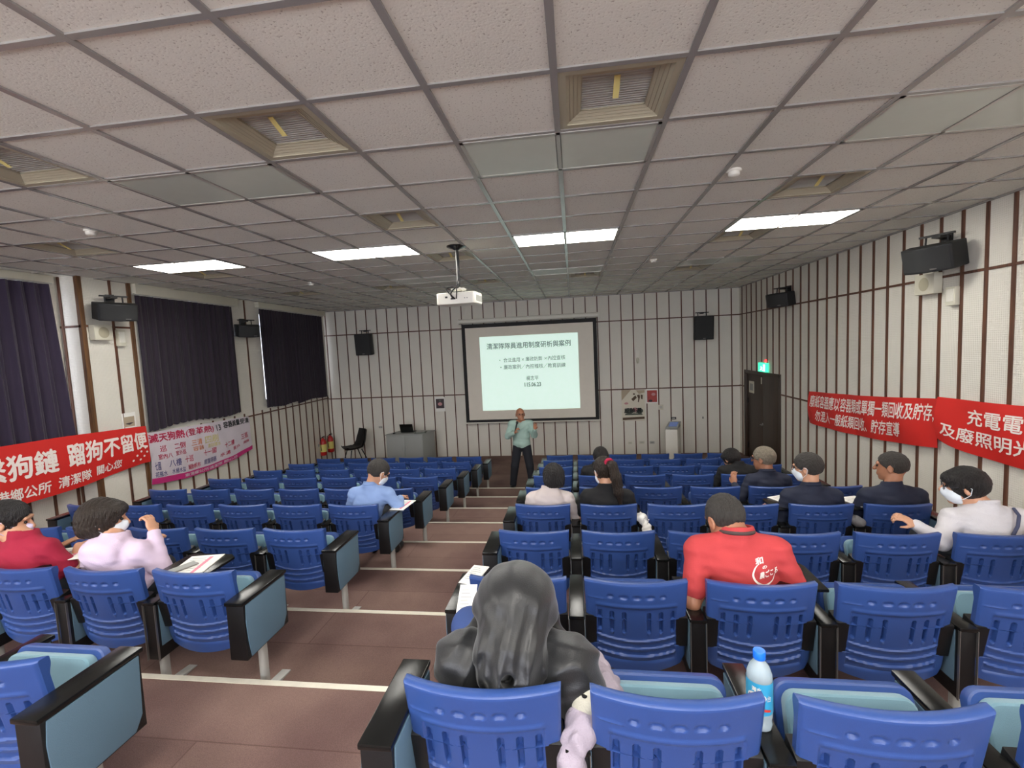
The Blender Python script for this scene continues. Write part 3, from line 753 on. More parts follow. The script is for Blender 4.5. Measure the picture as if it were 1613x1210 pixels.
def seat(side, k, c):
    global n_seats
    x = cx_left(k, c) if side == 'L' else cx_right(k, c)
    y, z = Yk(k), Zk(k + 1)
    vis = False
    for dx in (-.33, 0, .33):
        for dy, dz in ((0, .78), (.2, .65), (0, .3)):
            p = to_px((x + dx, y + dy, z + dz))
            if p and -5 < p[0] < W_ + 5 and -5 < p[1] < H_ + 5: vis = True
    if not vis and not (side == 'L' and k == -1 and c == 1): return
    n_seats += 1
    blk = 'left block' if side == 'L' else 'right block'
    occ = OCC.get((side, k, c))
    lab = ('blue auditorium seat ' + occ) if occ else 'lowered blue seat holding the rounded grey bag, right block near the wall' if (side, k, c) == ('R', 0, 5) else 'empty blue seat, %s, %s row%s, %s' % (blk, ORD[k], '' if k in (7, -1) else ' from the front', CORD[c])
    r_ = empty('auditorium_seat', (x, y, z), 0, lab, 'seat', 'blue auditorium seats in rows')
    inst('backrest', ME['backrest'], r_)
    inst('bracket', ME['bracket_r'], r_); inst('bracket', ME['bracket_l'], r_)
    if occ or (side, k, c) == ('R', 0, 5): pan = inst('seat_pan', ME['seat_pan'], r_, (0, .13, .405), (R(3), 0, 0))
    else: pan = inst('seat_pan', ME['seat_pan'], r_, (0, .165, .262), (R(74), 0, 0))
    inst('cushion', ME['cushion'], pan)
    own = 1 if side == 'L' else -1
    hp = PITCH_X / 2
    if c == 0: arm(r_, own * (.362 if side == 'L' else .308), True, 'w')
    else: arm(r_, own * hp, False, 'n')
    if c == 5: arm(r_, -own * (hp + .01), True, 'w')
    if (side, k, c) in TABLET:
        s = TABLET[(side, k, c)]
        inst('writing_tablet', ME['tablet'], r_, (s * .335, 0, -.012), (0, 0, 0), -s)
for k in range(-1, 8):
    for c in range(6):
        seat('L', k, c); seat('R', k, c)
print('seats', n_seats)

# ------------------------------------------------------------------ projection screen, projector
o = empty('projection_screen', (-1.15, YF - .15, 0), 0, 'large pull-down projection screen with black border on the front wall', 'projection screen')
def sc_(b, n, m, **k):
    q = b.build(n, m, o, **k); q.location = (1.15, -(YF - .15), 0); return q
SY = YF - .15
b = MB(); b.bounds((-2.93, SY, .96), (.615, SY + .004, 3.6)); sc_(b, 'border', M_SCRBLK)
b = MB(); b.bounds((-2.84, SY - .002, 1.03), (.525, SY, 3.50)); sc_(b, 'screen_fabric', M_SCREEN)
b = MB(); b.tube([(-3.0, SY + .0, 3.68), (.67, SY + .0, 3.68)], .062, 16); b.bounds((-3.02, SY - .05, 3.61), (-2.99, SY + .13, 3.75)); b.bounds((.66, SY - .05, 3.61), (.69, SY + .13, 3.75)); sc_(b, 'housing', M_WHITE, smooth=40)
b = MB(); b.tube([(-2.96, SY, .945), (.645, SY, .945)], .018, 8); sc_(b, 'bottom_bar', M_WHITE, smooth=40)
b = MB(); b.bounds((-2.46, SY - .0045, 1.275), (.135, SY - .002, 3.25)); sl = sc_(b, 'projected_image', M_SLIDE); sl['label'] = 'bright mint white projected slide'
def stext(t, x0, x1, z0, z1, bold=.01):
    q = text_obj('slide_text', t, lambda u, v: (x0 + (x1 - x0) * u + 1.15, SY - .0055 - (YF - .15), z0 + (z1 - z0) * v), M_STXT, None, bold)
    q.parent = sl; q.location = (-1.15, (YF - .15), 0)
    return q
stext('清潔隊隊員進用制度研析與案例', -2.27, -.06, 2.91, 3.07, .02)
stext('•', -1.95, -1.92, 2.60, 2.63); stext('•', -1.93, -1.90, 2.41, 2.44)
stext('合法進用', -1.84, -1.40, 2.555, 2.67); stext('✕', -1.35, -1.29, 2.58, 2.64, .04); stext('廉政防弊', -1.25, -.81, 2.56, 2.675); stext('✕', -.75, -.69, 2.585, 2.645, .04); stext('內控查核', -.66, -.21, 2.565, 2.68)
stext('廉政案例／內控稽核／教育訓練', -1.84, -.21, 2.365, 2.485)
stext('楊志平', -1.25, -.93, 2.05, 2.17); stext('115.06.23', -1.30, -.87, 1.89, 1.995, .035)

M_LENS = mat('lens_glass', (30, 34, 50), .05, coat=1)
o = empty('projector', (-1.35, 5.57, CZ), 0, 'white projector hanging from the ceiling on a pole with black cables', 'projector')
b = MB(); b.lathe([(.115, 0), (.115, -.012), (.05, -.035), (.028, -.05), (.02, -.05)], n=24); b.build('ceiling_flange', M_BLACKG, o, smooth=40)
b = MB(); b.lathe([(.014, -.04), (.014, -.50)], n=12); b.build('pole', M_CHROME, o, smooth=40)
b = MB(); b.box((0, .02, -.515), (.16, .12, .02)); b.tube([(0, 0, -.49), (.04, .03, -.52)], .012, 8); b.tube([(.05, 0, -.50), (.05, 0, -.54)], .008, 8); b.tube([(-.05, 0, -.50), (-.05, 0, -.54)], .008, 8); b.build('mounting_plate', M_WHITE, o)
b = MB(); pr = rbox_poly(-.25, .24, -.12, .20, .04, 5); b.prism(pr, 2, -.70, -.56); pj = b.build('projector_body', M_WHITE, o, bevel=.018, seg=3)
pj.rotation_euler = (0, 0, R(-6))
b = MB(); b.bounds((-.13, -.123, -.625), (-.10, -.119, -.605)); b.bounds((-.06, -.123, -.645), (-.0, -.119, -.625)); b.bounds((.11, -.123, -.64), (.12, -.119, -.63)); b.bounds((.14, -.123, -.64), (.15, -.119, -.63)); b.build('socket_panel', M_BLACK, pj)
b = MB()
for q in range(8): b.bounds((.238, -.06 + q * .028, -.67), (.2425, -.045 + q * .028, -.60))
b.build('side_vent', M_GREY, pj)
b = MB(); b.v = []; b.tube([(.08, .19, -.63), (.08, .225, -.63)], .045, 18); b.build('lens', M_LENS, pj, smooth=40)
for n_, pts in enumerate([[(.012, -.02, -.05), (.03, -.03, -.2), (.015, -.035, -.35), (.03, -.05, -.45), (-.02, -.12, -.52), (-.06, -.15, -.58), (-.04, -.128, -.635)],
                          [(.005, -.02, -.05), (.02, -.035, -.25), (.03, -.03, -.42), (.02, -.08, -.5), (-.08, -.11, -.50), (-.12, -.13, -.53), (-.05, -.16, -.60), (-.02, -.128, -.635)],
                          [(.02, -.01, -.05), (.028, -.03, -.3), (.0, -.06, -.48), (.01, -.14, -.55), (.0, -.128, -.64)]]):
    # smooth the path
    P = [Vector(p) for p in pts]; out = []
    for i in range(len(P) - 1):
        p0, p1, p2, p3 = P[max(i - 1, 0)], P[i], P[i + 1], P[min(i + 2, len(P) - 1)]
        for s in range(6):
            t = s / 6; out.append(.5 * ((2 * p1) + (-p0 + p2) * t + (2 * p0 - 5 * p1 + 4 * p2 - p3) * t * t + (-p0 + 3 * p1 - 3 * p2 + p3) * t ** 3))
    out.append(P[-1])
    b = MB(); b.tube(out, .007 if n_ else .009, 8); b.build('cable', M_BLACK, o, smooth=60)

# ------------------------------------------------------------------ loudspeakers
def wall_speaker(loc, rz, tilt, wdt, hgt, dep, label, horizontal=True, grp='black wall loudspeakers'):
    """local frame: +y out of the wall is -y here (speaker front faces -y)"""
    o = empty('wall_speaker', loc, rz, label, 'loudspeaker', grp)
    b = MB()
    if horizontal: poly = [(-wdt / 2, 0), (-wdt / 2 + .03, -dep * .75)] + [(-wdt / 2 + .05 + (wdt - .1) * t, -dep * (.8 + .2 * math.sin(PI * t))) for t in [i / 8 for i in range(9)]] + [(wdt / 2 - .03, -dep * .75), (wdt / 2, 0)]
    else: poly = [(-wdt / 2 + .04, 0), (-wdt / 2, -dep * .8), (-wdt / 2 + .02, -dep)] + [(wdt / 2 - .02, -dep), (wdt / 2, -dep * .8), (wdt / 2 - .04, 0)]
    b.prism(poly, 2, -hgt / 2, hgt / 2); body = b.build('cabinet', M_SPK, o, bevel=.012, seg=3); body.rotation_euler = (tilt, 0, 0)
    b = MB(); gw = wdt / 2 - .045
    b.grid(lambda u, v: (-gw + 2 * gw * u, -dep * ((.8 + .2 * math.sin(PI * (.02 + .96 * u))) if horizontal else 1) - .004, -hgt / 2 + .02 + (hgt - .04) * v), 16, 2)
    b.build('grille', M_SPKG, body, smooth=60)
    b = MB(); b.bounds((.06 if horizontal else -.03, -dep - .012, -hgt / 2 + .03), (.12 if horizontal else .03, -dep - .004, -hgt / 2 + .042)); b.build('name_plate', M_CHROME, body)
    b = MB(); b.bounds((-.16, -.05, hgt / 2 + .07), (.16, -.02, hgt / 2 + .09)); b.bounds((-.04, -.05, hgt / 2 + .05), (.04, .16, hgt / 2 + .08)); b.bounds((-.05, .13, hgt / 2 - .02), (.05, .16, hgt / 2 + .12)); b.tube([(-.1, -.03, hgt / 2 + .07), (-.1, -.04, hgt / 2 - .02)], .01, 8); b.tube([(.1, -.03, hgt / 2 + .07), (.1, -.04, hgt / 2 - .02)], .01, 8)
    b.build('bracket', M_BLACK, o)
    return o
wall_speaker((-6.49, 5.92, 3.72), R(62), R(12), .50, .24, .26, 'large black horizontal loudspeaker on the left corner pillar')
wall_speaker((-6.62, 8.78, 3.54), R(60), R(12), .46, .24, .22, 'small black loudspeaker between the two dark curtains on the left wall')
wall_speaker((XR - .17, 5.72, 3.72), R(-62), R(14), .52, .27, .28, 'large black horizontal loudspeaker high on the right wall over the banners')
wall_speaker((XR - .17, 9.5, 3.62), R(-60), R(10), .50, .25, .24, 'smaller black loudspeaker on the right wall near the front corner')
for x, l in ((-5.67, 'upright black loudspeaker on the front wall left of the screen'), (3.23, 'upright black loudspeaker on the front wall right of the screen')):
    wall_speaker((x, YF - .06, 3.22), 0, R(5), .48, .58, .24, l, horizontal=False, grp='upright front wall speakers')
# small cream wall boxes
def wall_box(loc, face, wd, hg, dp, label, round_=False):
    """face: +1 looks towards +x (left wall), -1 towards -x (right wall)"""
    o = empty('wall_box', loc, 0, label, 'wall speaker' if round_ else 'wall unit')
    b = MB(); b.bounds((0, -wd / 2, -hg / 2), (face * dp, wd / 2, hg / 2)); b.build('housing', M_WHITE2, o, bevel=.008)
    b = MB()
    if round_:
        b.lathe([(.075, 0), (.078, .003), (.06, .006)], n=24); b.v = [(face * (dp + v[2]), v[0], v[1]) for v in b.v]
    else: b.bounds((face * dp, -wd * .36, -hg * .28), (face * (dp + .006), wd * .36, hg * .38))
    b.build('grille', M_VENT if round_ else M_WHITE, o, smooth=40)
    return o
wall_box((XL(5.82) + .015, 5.81, 3.41), 1, .26, .21, .09, 'square cream wall speaker below the loudspeaker on the left pillar', True)
wall_box((XL(6.1) + .015, 6.12, 3.34), 1, .12, .24, .05, 'narrow cream wall unit beside the square speaker on the left pillar')
wall_box((XR - .015, 6.02, 3.44), -1, .30, .23, .09, 'square cream wall speaker under the big right wall loudspeaker', True)
wall_box((XR - .015, 5.69, 3.27), -1, .13, .20, .05, 'narrow cream wall unit right of the square right wall speaker')

# ------------------------------------------------------------------ people
def frame3(d, n):
    d = np.array(d, float); d /= np.linalg.norm(d); n = np.array(n, float); n -= d * (n @ d); n /= np.linalg.norm(n)
    return np.cross(d, n), d, n
def add_hand(F, W, d, n, curl=.5, thumb=1, sc_=1., spread=.0):
    """W wrist, d finger direction, n direction the palm faces"""
    s, d, n = frame3(d, n); W = np.array(W, float)
    F.ell(W + d * .048 * sc_, np.array([.040, .052, .016]) * sc_, np.stack([s, d, n], 1), k=.012)
    for i, L in enumerate((.068, .076, .070, .056)):
        off = (.030 - .020 * i) * thumb
        p = W + d * .088 * sc_ + s * off * sc_; a = curl * .5; dirv = d * math.cos(a) + n * math.sin(a) + s * (off * spread)
        r0 = .0088 * sc_
        for q, fr in enumerate((.45, .32, .23)):
            p2 = p + dirv * L * fr * sc_ * 1.05
            F.cap(p, p2, r0, r0 * .93, k=.003); r0 *= .93; p = p2; a += curl * .95
            dirv = d * math.cos(a) + n * math.sin(a)
    p = W + d * .022 * sc_ + s * .030 * thumb * sc_; t = d * .65 + s * .62 * thumb + n * .35; t /= np.linalg.norm(t)
    p2 = p + t * .042 * sc_; F.cap(p, p2, .014 * sc_, .0105 * sc_, k=.008)
    t2 = d * .85 + s * .15 * thumb + n * (.3 + .4 * curl); t2 /= np.linalg.norm(t2); F.cap(p2, p2 + t2 * .032 * sc_, .0105 * sc_, .008 * sc_, k=.004)
def head_rot(yaw, pitch, roll=0):
    """yaw: + turns the face to the left (-x); pitch: + looks down"""
    return np.array(Matrix.Rotation(R(yaw), 3, 'Z') @ Matrix.Rotation(R(-pitch), 3, 'X') @ Matrix.Rotation(R(roll), 3, 'Y'))
HS = 1.17
def add_head(F, c, Rm, s=HS):
    c = np.array(c, float); P = lambda *p: c + Rm @ (np.array(p) * s)
    E = lambda p, r, k=.02, op='u': F.ell(P(*p), np.array(r) * s, Rm, k=k, op=op)
    E((0, -.012, .022), (.074, .094, .092)); E((0, .034, -.04), (.056, .058, .066), .03)
    E((0, .066, -.088), (.024, .020, .020), .02)
    F.cap(P(-.034, .080, .030), P(.034, .080, .030), .011 * s, k=.012)
    F.ell(P(.030, .094, .008), np.array((.015, .012, .010)) * s, Rm, k=.008, op='s'); F.ell(P(-.030, .094, .008), np.array((.015, .012, .010)) * s, Rm, k=.008, op='s')
    F.cap(P(0, .088, .014), P(0, .108, -.020), .007 * s, .0125 * s, k=.008)
    F.cap(P(-.018, .089, -.050), P(.018, .089, -.050), .006 * s, k=.006); F.cap(P(-.015, .088, -.060), P(.015, .088, -.060), .0065 * s, k=.006)
    for q in (-1, 1):
        E((q * .078, -.004, -.006), (.009, .019, .032), .006); E((q * .088, -.006, -.004), (.006, .012, .020), .004, 's')
def add_hair(c, Rm, style, m, parent, vox, s=HS):
    c = np.array(c, float); P = lambda *p: c + Rm @ (np.array(p) * s)
    F = Field(); E = lambda p, r, k=.015, op='u': F.ell(P(*p), np.array(r) * s, Rm, k=k, op=op)
    def hp(nl, p0, k=.01): n = Rm @ np.array(nl, float); n = n / np.linalg.norm(n); F.half(n, n @ P(*p0), k)
    if style == 'short':
        E((0, -.014, .026), (.085, .104, .099)); E((0, .10, -.035), (.085, .062, .088), .01, 's'); hp((0, -.35, -1), (0, -.06, -.050)); hp((0, .55, -.85), (0, .02, -.012))
        for q in (-1, 1): E((q * .085, .0, -.018), (.022, .026, .036), .006, 's')
    elif style == 'crop':
        E((0, -.014, .024), (.080, .100, .096)); E((0, .10, -.030), (.085, .060, .092), .01, 's'); hp((0, -.35, -1), (0, -.06, -.040)); hp((0, .55, -.85), (0, .02, -.002))
        for q in (-1, 1): E((q * .085, .0, -.018), (.022, .026, .038), .006, 's')
    elif style == 'bob':
        E((0, -.018, .018), (.092, .110, .106), .03); E((0, -.042, -.045), (.084, .074, .062), .04); E((0, .045, .062), (.070, .056, .034), .03); E((0, .118, -.045), (.082, .080, .085), .01, 's'); hp((0, 0, -1), (0, 0, -.088))
    elif style == 'long':
        E((0, -.016, .026), (.086, .106, .100)); E((0, .10, -.035), (.085, .062, .088), .01, 's'); hp((0, .4, -1), (0, -.0, -.055))
        for q in (-1, 1): E((q * .085, .0, -.018), (.018, .020, .030), .006, 's')
    elif style == 'pony':
        E((0, -.016, .026), (.086, .106, .100)); E((0, .10, -.035), (.085, .062, .088), .01, 's')
        for q in (-1, 1): E((q * .085, .01, -.018), (.018, .022, .034), .006, 's')
        a = P(0, -.105, .055)
        pts = [a, P(0, -.15, .03), P(.005, -.16, -.06), P(.015, -.14, -.18), P(.02, -.125, -.27)]
        for i, (p, q) in enumerate(zip(pts[:-1], pts[1:])): F.cap(p, q, (.026, .046, .050, .044)[i], (.046, .050, .044, .018)[i], k=.02)
    elif style == 'fringe':
        E((0, -.014, .020), (.090, .108, .102), .02); E((0, .105, -.05), (.085, .062, .085), .01, 's'); hp((0, -.2, -1), (0, -.06, -.07)); E((0, .05, .052), (.07, .052, .035), .02)
        for q in (-1, 1): E((q * .088, .01, -.028), (.018, .020, .034), .006, 's')
    elif style == 'thin':
        E((0, -.018, .014), (.079, .099, .094)); E((0, .10, -.0), (.1, .085, .12), .01, 's'); hp((0, -.35, -1), (0, -.06, -.046)); E((0, .0, .10), (.05, .07, .035), .02, 's')
        for q in (-1, 1): E((q * .085, .0, -.018), (.022, .024, .036), .006, 's')
    rs = {'bob': 1, 'long': 1, 'pony': 1}.get(style, 0)
    def dp(x, y, z):
        d = .0022 * np.sin(x * 300 + 3 * np.sin(z * 40)) * (1 if rs else .5) + .0022 * np.sin(x * 120 + y * 95 + 2 * np.sin(z * 60)) * np.sin(z * 105 + y * 70 + 2 * np.sin(x * 80))
        return d
    o = F.mesh('hair', vox, m, parent, disp=dp)
    return o
def tubes(name, lists, r, m, parent, n=6):
    b = MB()
    for l in lists: b.tube(l, r, n)
    return b.build(name, m, parent, smooth=60)
def add_face_bits(c, Rm, root, body, mask=None, glasses=False, s=HS, vox=.006):
    c = np.array(c, float); P = lambda *p: Vector(c + Rm @ (np.array(p) * s))
    b = MB()
    for q in (-1, 1):
        b2 = MB(); b2.lathe([(.002, -.010), (.008, -.006), (.0095, 0), (.008, .006), (.002, .010)], n=10)
        b.add([tuple(P(q * .030, .082, .009) + Vector(v)) for v in b2.v], b2.f)
    b.build('eyes', M_EYE, root, smooth=60)
    if mask:
        F = Field(); F.ell(np.array(P(0, .036, -.045)), np.array((.062, .064, .064)) * s, Rm, k=.02); F.ell(np.array(P(0, .10, -.025)), np.array((.020, .013, .026)) * s, Rm, k=.03)
        n = Rm @ np.array((0, -1., .15)); n /= np.linalg.norm(n); F.half(n, n @ np.array(P(0, .035, 0)), .003)
        n = Rm @ np.array((0, .25, 1.)); n /= np.linalg.norm(n); F.half(n, n @ np.array(P(0, .1, -.004)), .003)
        F.mesh('face_mask', vox, mask, root)
        L = []
        for q in (-1, 1):
            L.append([P(q * .060, .045, -.012), P(q * .074, .020, -.004), P(q * .086, -.006, .018), P(q * .090, -.022, .004)])
            L.append([P(q * .056, .045, -.072), P(q * .070, .018, -.060), P(q * .086, -.012, -.034), P(q * .090, -.022, .004)])
        tubes('ear_loops', L, .0022, mask, root)
    if glasses:
        L = []
        for q in (-1, 1):
            pts = [P(q * (.032 + .024 * math.cos(a)), .100 - .006 * abs(math.cos(a)), .008 + .018 * math.sin(a)) for a in [2 * PI * t / 14 for t in range(15)]]
            L.append(pts); L.append([P(q * .056, .096, .012), P(q * .078, .05, .012), P(q * .084, -.005, .008)])
        L.append([P(-.009, .102, .010), P(.009, .102, .010)])
        tubes('glasses', L, .0026, M_GLASS, root)

def seated(side_k_c, label, head=(0, .22, 1.04), face=(0, 0), hair='short', hair_m=None, skin=None, shirt=None, sleeve='long', trousers=None,
           mask=None, glasses=False, lean=0., arms=None, hands=None, dx=0., wide=1., vox=.008, shx=0., collar=None, shirt_name='shirt', zsh=0., extra_body=None, extra_shirt=None, shirt_disp=None, legs=None, nr=.062):
    side, k, c_ = side_k_c
    x = (cx_left if side == 'L' else cx_right)(k, c_) + dx
    root = empty('person', (x, Yk(k), Zk(k + 1)), 0, label, 'person')
    skin = skin or M_SKIN; hair_m = hair_m or M_HAIR; trousers = trousers or M_DARKP
    Rm = head_rot(*face); head = np.array(head, float) - (0, 0, .022)
    cy = .185 + lean; hx = shx
    sh = {-1: (hx - .168 * wide, cy + .01, .790 + zsh), 1: (hx + .168 * wide, cy + .01, .790 + zsh)}
    neck = (hx * 1., cy + .01, .862 + zsh)
    arms = arms or {}
    el = {q: arms.get(q, {}).get('el', (q * .245 * wide + hx, cy + .04, .585)) for q in (-1, 1)}
    wr = {q: arms.get(q, {}).get('wr', (q * .13, cy + .26, .60)) for q in (-1, 1)}
    legs = legs or {}
    hip = {q: (q * .085, .24, .53) for q in (-1, 1)}
    kn = {q: legs.get(q, {}).get('kn', (q * .13, .60, .52)) for q in (-1, 1)}
    an = {q: legs.get(q, {}).get('an', (q * .13, .66, .09)) for q in (-1, 1)}
    F = Field()
    F.ell((0, .21, .56), (.155, .105, .10), k=.03)
    F.ell((hx * .5, (.19 + cy) / 2, .66), (.14 * wide, .095, .13), k=.04); F.ell((hx, cy, .745 + zsh * .7), (.155 * wide, .10, .11), k=.04)
    for q in (-1, 1):
        F.cap(neck, sh[q], .052, .058, k=.03)
        F.cap(sh[q], el[q], .050, .040, k=.02); F.cap(el[q], wr[q], .040, .027, k=.015)
        h = (hands or {}).get(q, {})
        e, w_ = np.array(el[q]), np.array(wr[q])
        d = h.get('d', tuple((w_ - e) / np.linalg.norm(w_ - e))); n = h.get('n', (0, 0, -1))
        add_hand(F, wr[q], d, n, h.get('curl', .45), h.get('thumb', -q))
        F.cap(hip[q], kn[q], .078, .055, k=.03); F.cap(kn[q], an[q], .054, .036, k=.015)
        a = np.array(an[q]); F.ell(a + (0, .07, -.045), (.036, .10, .030), k=.02)
    F.cap(neck, tuple(head + Rm @ np.array((0, -.025, -.05))), .0 + nr, nr - .004, k=.03)
    add_head(F, head, Rm)
    if extra_body: extra_body(F)
    body = F.mesh('body', vox, skin, root)
    if hair: add_hair(head, Rm, hair, hair_m, root, min(vox, .006))
    add_face_bits(head, Rm, root, body, mask, glasses, vox=min(vox, .006))
    # shirt
    t = .014; F = Field()
    F.ell((0, .21, .575), (.168, .118, .10), k=.03)
    F.ell((hx * .5, (.19 + cy) / 2, .66), (.155 * wide, .112, .135), k=.04); F.ell((hx, cy, .745 + zsh * .7), (.170 * wide, .115, .118), k=.04)
    for q in (-1, 1):
        F.cap((neck[0], neck[1], neck[2] - .012), sh[q], .060, .072, k=.035)
        if sleeve == 'long': F.cap(sh[q], el[q], .066, .056, k=.025); F.cap(el[q], tuple(np.array(el[q]) + (np.array(wr[q]) - np.array(el[q])) * .93), .055, .039, k=.02)
        else: F.cap(sh[q], tuple(np.array(sh[q]) + (np.array(el[q]) - np.array(sh[q])) * .72), .068, .062, k=.025)
    F.cap((neck[0], neck[1] + .002, neck[2] - .04), (neck[0], neck[1] + .006, neck[2] + .05), nr + .022, nr + .014, k=.03)
    F.half((0, .25, 1), .25 * neck[1] + neck[2] + .034, .004)
    # neckline opening
    F.cap((neck[0], neck[1] + .012, neck[2] + .075), (neck[0], neck[1] + .012, neck[2] + .2), nr, nr + .012, k=.006, op='s')
    if extra_shirt: extra_shirt(F)
    def dp(X, Y, Z):
        return .0022 * np.sin(X * 38 + 4 * np.sin(Z * 17)) * np.sin(Z * 46 + X * 21 + Y * 30) + .0012 * np.sin(Z * 110 + 9 * X)
    F.mesh(shirt_name, vox, shirt, root, disp=shirt_disp or dp)
    if collar is not None:
        b = MB(); rc = nr + .010
        ringp = [(neck[0] + rc * math.cos(a), neck[1] + .004 + rc * math.sin(a), neck[2] + .034 - .018 * math.sin(a)) for a in [2 * PI * t / 28 for t in range(29)]]
        b.tube(ringp, .011, 8)
        b.build('collar', collar, root, smooth=60)
    F = Field(); F.ell((0, .22, .545), (.165, .115, .088), k=.03)
    for q in (-1, 1):
        F.cap(hip[q], kn[q], .092, .070, k=.03); a = np.array(an[q]); F.cap(kn[q], tuple(a + (0, 0, .03)), .068, .052, k=.02)
    F.mesh('trousers', .011, trousers, root)
    for q in (-1, 1):
        a = np.array(an[q]); F = Field(); F.ell(a + (0, .07, -.050), (.046, .125, .036), k=.02); F.cap(a + (0, .0, -.05), a + (0, 0, -.0), .042, k=.02); F.half((0, 0, -1), .003 - 0.0, .004)
        F.mesh('shoe', .009, M_SHOE, root)
    return root, body, neck, sh, cy

M_LILAC = mat('lilac_hoodie', (204, 184, 204), .85, bump=.3, bscale=250, mott=.04)
M_CRIM = mat('crimson_shirt', (150, 18, 50), .85, bump=.25, bscale=250)
M_SKYB = mat('blue_shirt', (134, 160, 206), .8, bump=.2, bscale=300)
M_HOOD = mat('black_satin', (19, 20, 22), .42, bump=.12, bscale=200, sheen=.2)
M_REDT = mat('red_tshirt', (184, 60, 62), .85, bump=.2, bscale=300)
M_DGREY = mat('dark_collar', (74, 58, 56), .85)
M_CREAM = mat('cream_hoodie', (200, 188, 184), .85, bump=.3, bscale=250)
M_BLKT = mat('black_shirt', (20, 20, 22), .85, bump=.2, bscale=300)
M_NAVY = mat('navy_cloth', (26, 32, 52), .8, bump=.2, bscale=300)
M_WJKT = mat('white_jacket', (200, 196, 198), .7, bump=.3, bscale=200)
M_STRAP = mat('slate_strap', (62, 66, 92), .7)
M_JEANS = mat('blue_jeans', (52, 74, 128), .8, bump=.3, bscale=400)
M_SCRUN = mat('crimson_scrunchie', (176, 30, 66), .8)
M_MINT = mat('mint_shirt', (158, 184, 174), .8, bump=.2, bscale=200)

# woman in crimson, far left, looking right
seated(('L', 0, 2), 'person in dark red shirt and lilac face mask, cut by the left edge', head=(-.20, .25, 1.0), face=(-58, 14), hair='long', hair_m=M_HAIR, shirt=M_CRIM, sleeve='short', mask=M_MASKL,
       dx=-.15, lean=.05, shx=-.10, vox=.007, arms={1: dict(el=(.19, .30, .60), wr=(.10, .42, .735)), -1: dict(el=(-.3, .3, .6), wr=(-.14, .48, .70))}, hands={1: dict(d=(.1, 1, 0), n=(0, 0, -1), curl=.5)})
# woman in lilac hoodie
def lil_shirt(F):
    F.ell((0, .085, .835), (.105, .050, .085), k=.03); F.cap((-.07, .16, .88), (.07, .16, .88), .034, k=.03); F.ell((0, .05, .80), (.070, .030, .055), k=.03)
    F.ell((0, .115, .895), (.055, .040, .03), k=.02, op='s')
seated(('L', 0, 1), 'person in a pale lilac hoodie and white mask, dark bobbed hair, hand raised to chin', head=(-.16, .24, 1.02), face=(-52, 10), hair='bob', hair_m=M_HAIRB, shirt=M_LILAC, mask=M_MASK, shirt_name='hoodie',
       dx=-.05, lean=.03, shx=-.08, vox=.007, extra_shirt=lambda F: (F.ell((-.085, .115, .815), (.125, .050, .085), k=.05), F.cap((-.16, .17, .865), (-.13, .22, .88), .034, k=.03), F.cap((-.16, .16, .86), (-.01, .16, .86), .036, k=.04), F.cap((-.01, .17, .865), (-.04, .22, .88), .034, k=.03)),
       arms={1: dict(el=(.18, .28, .66), wr=(.10, .33, .88)), -1: dict(el=(-.33, .26, .60), wr=(-.16, .46, .72))},
       hands={1: dict(d=(-.35, .15, .8), n=(-.8, -.1, -.5), curl=1.0, thumb=-1), -1: dict(curl=.5)})
# man in light blue shirt reading, left aisle
seated(('L', 2, 0), 'person in a light blue shirt bent over a handout on the aisle armrest', head=(.13, .33, 1.035), face=(-38, 34), hair='short', hair_m=M_HAIRS, shirt=M_SKYB, mask=M_MASK,
       dx=.02, lean=.08, shx=.06, zsh=.01, vox=.008, wide=1.06, collar=M_SKYB, arms={1: dict(el=(.36, .26, .665), wr=(.30, .46, .70)), -1: dict(el=(-.22, .32, .58), wr=(.05, .50, .66))}, hands={1: dict(d=(0, 1, -.1), n=(0, 0, -1), curl=.4)})
# man in red T-shirt
r_red = seated(('R', 0, 2), 'person in a red T-shirt with a white round brush print on the back', head=(-.085, .29, 1.015), face=(22, 30), nr=.072, hair='crop', hair_m=M_HAIRS, skin=M_SKIN2, shirt=M_REDT, sleeve='short',
       dx=.0, lean=.03, shx=-.045, zsh=.058, vox=.006, wide=1.18, collar=M_DGREY, arms={-1: dict(el=(-.30, .13, .60), wr=(-.12, .42, .62)), 1: dict(el=(.27, .2, .60), wr=(.14, .46, .66))}, hands={1: dict(curl=.5)})
# person in cream hooded top
seated(('R', 2, 0), 'person with short black hair in a cream hooded top, seated on the aisle', head=(.04, .25, .99), face=(10, 18), hair='bob', hair_m=M_HAIR, shirt=M_CREAM, shirt_name='hoodie', dx=.06, wide=.98, zsh=-.02, vox=.008,
       extra_shirt=lambda F: (F.ell((0, .11, .79), (.12, .050, .08), k=.05), F.cap((-.07, .15, .845), (.07, .15, .845), .036, k=.04)))
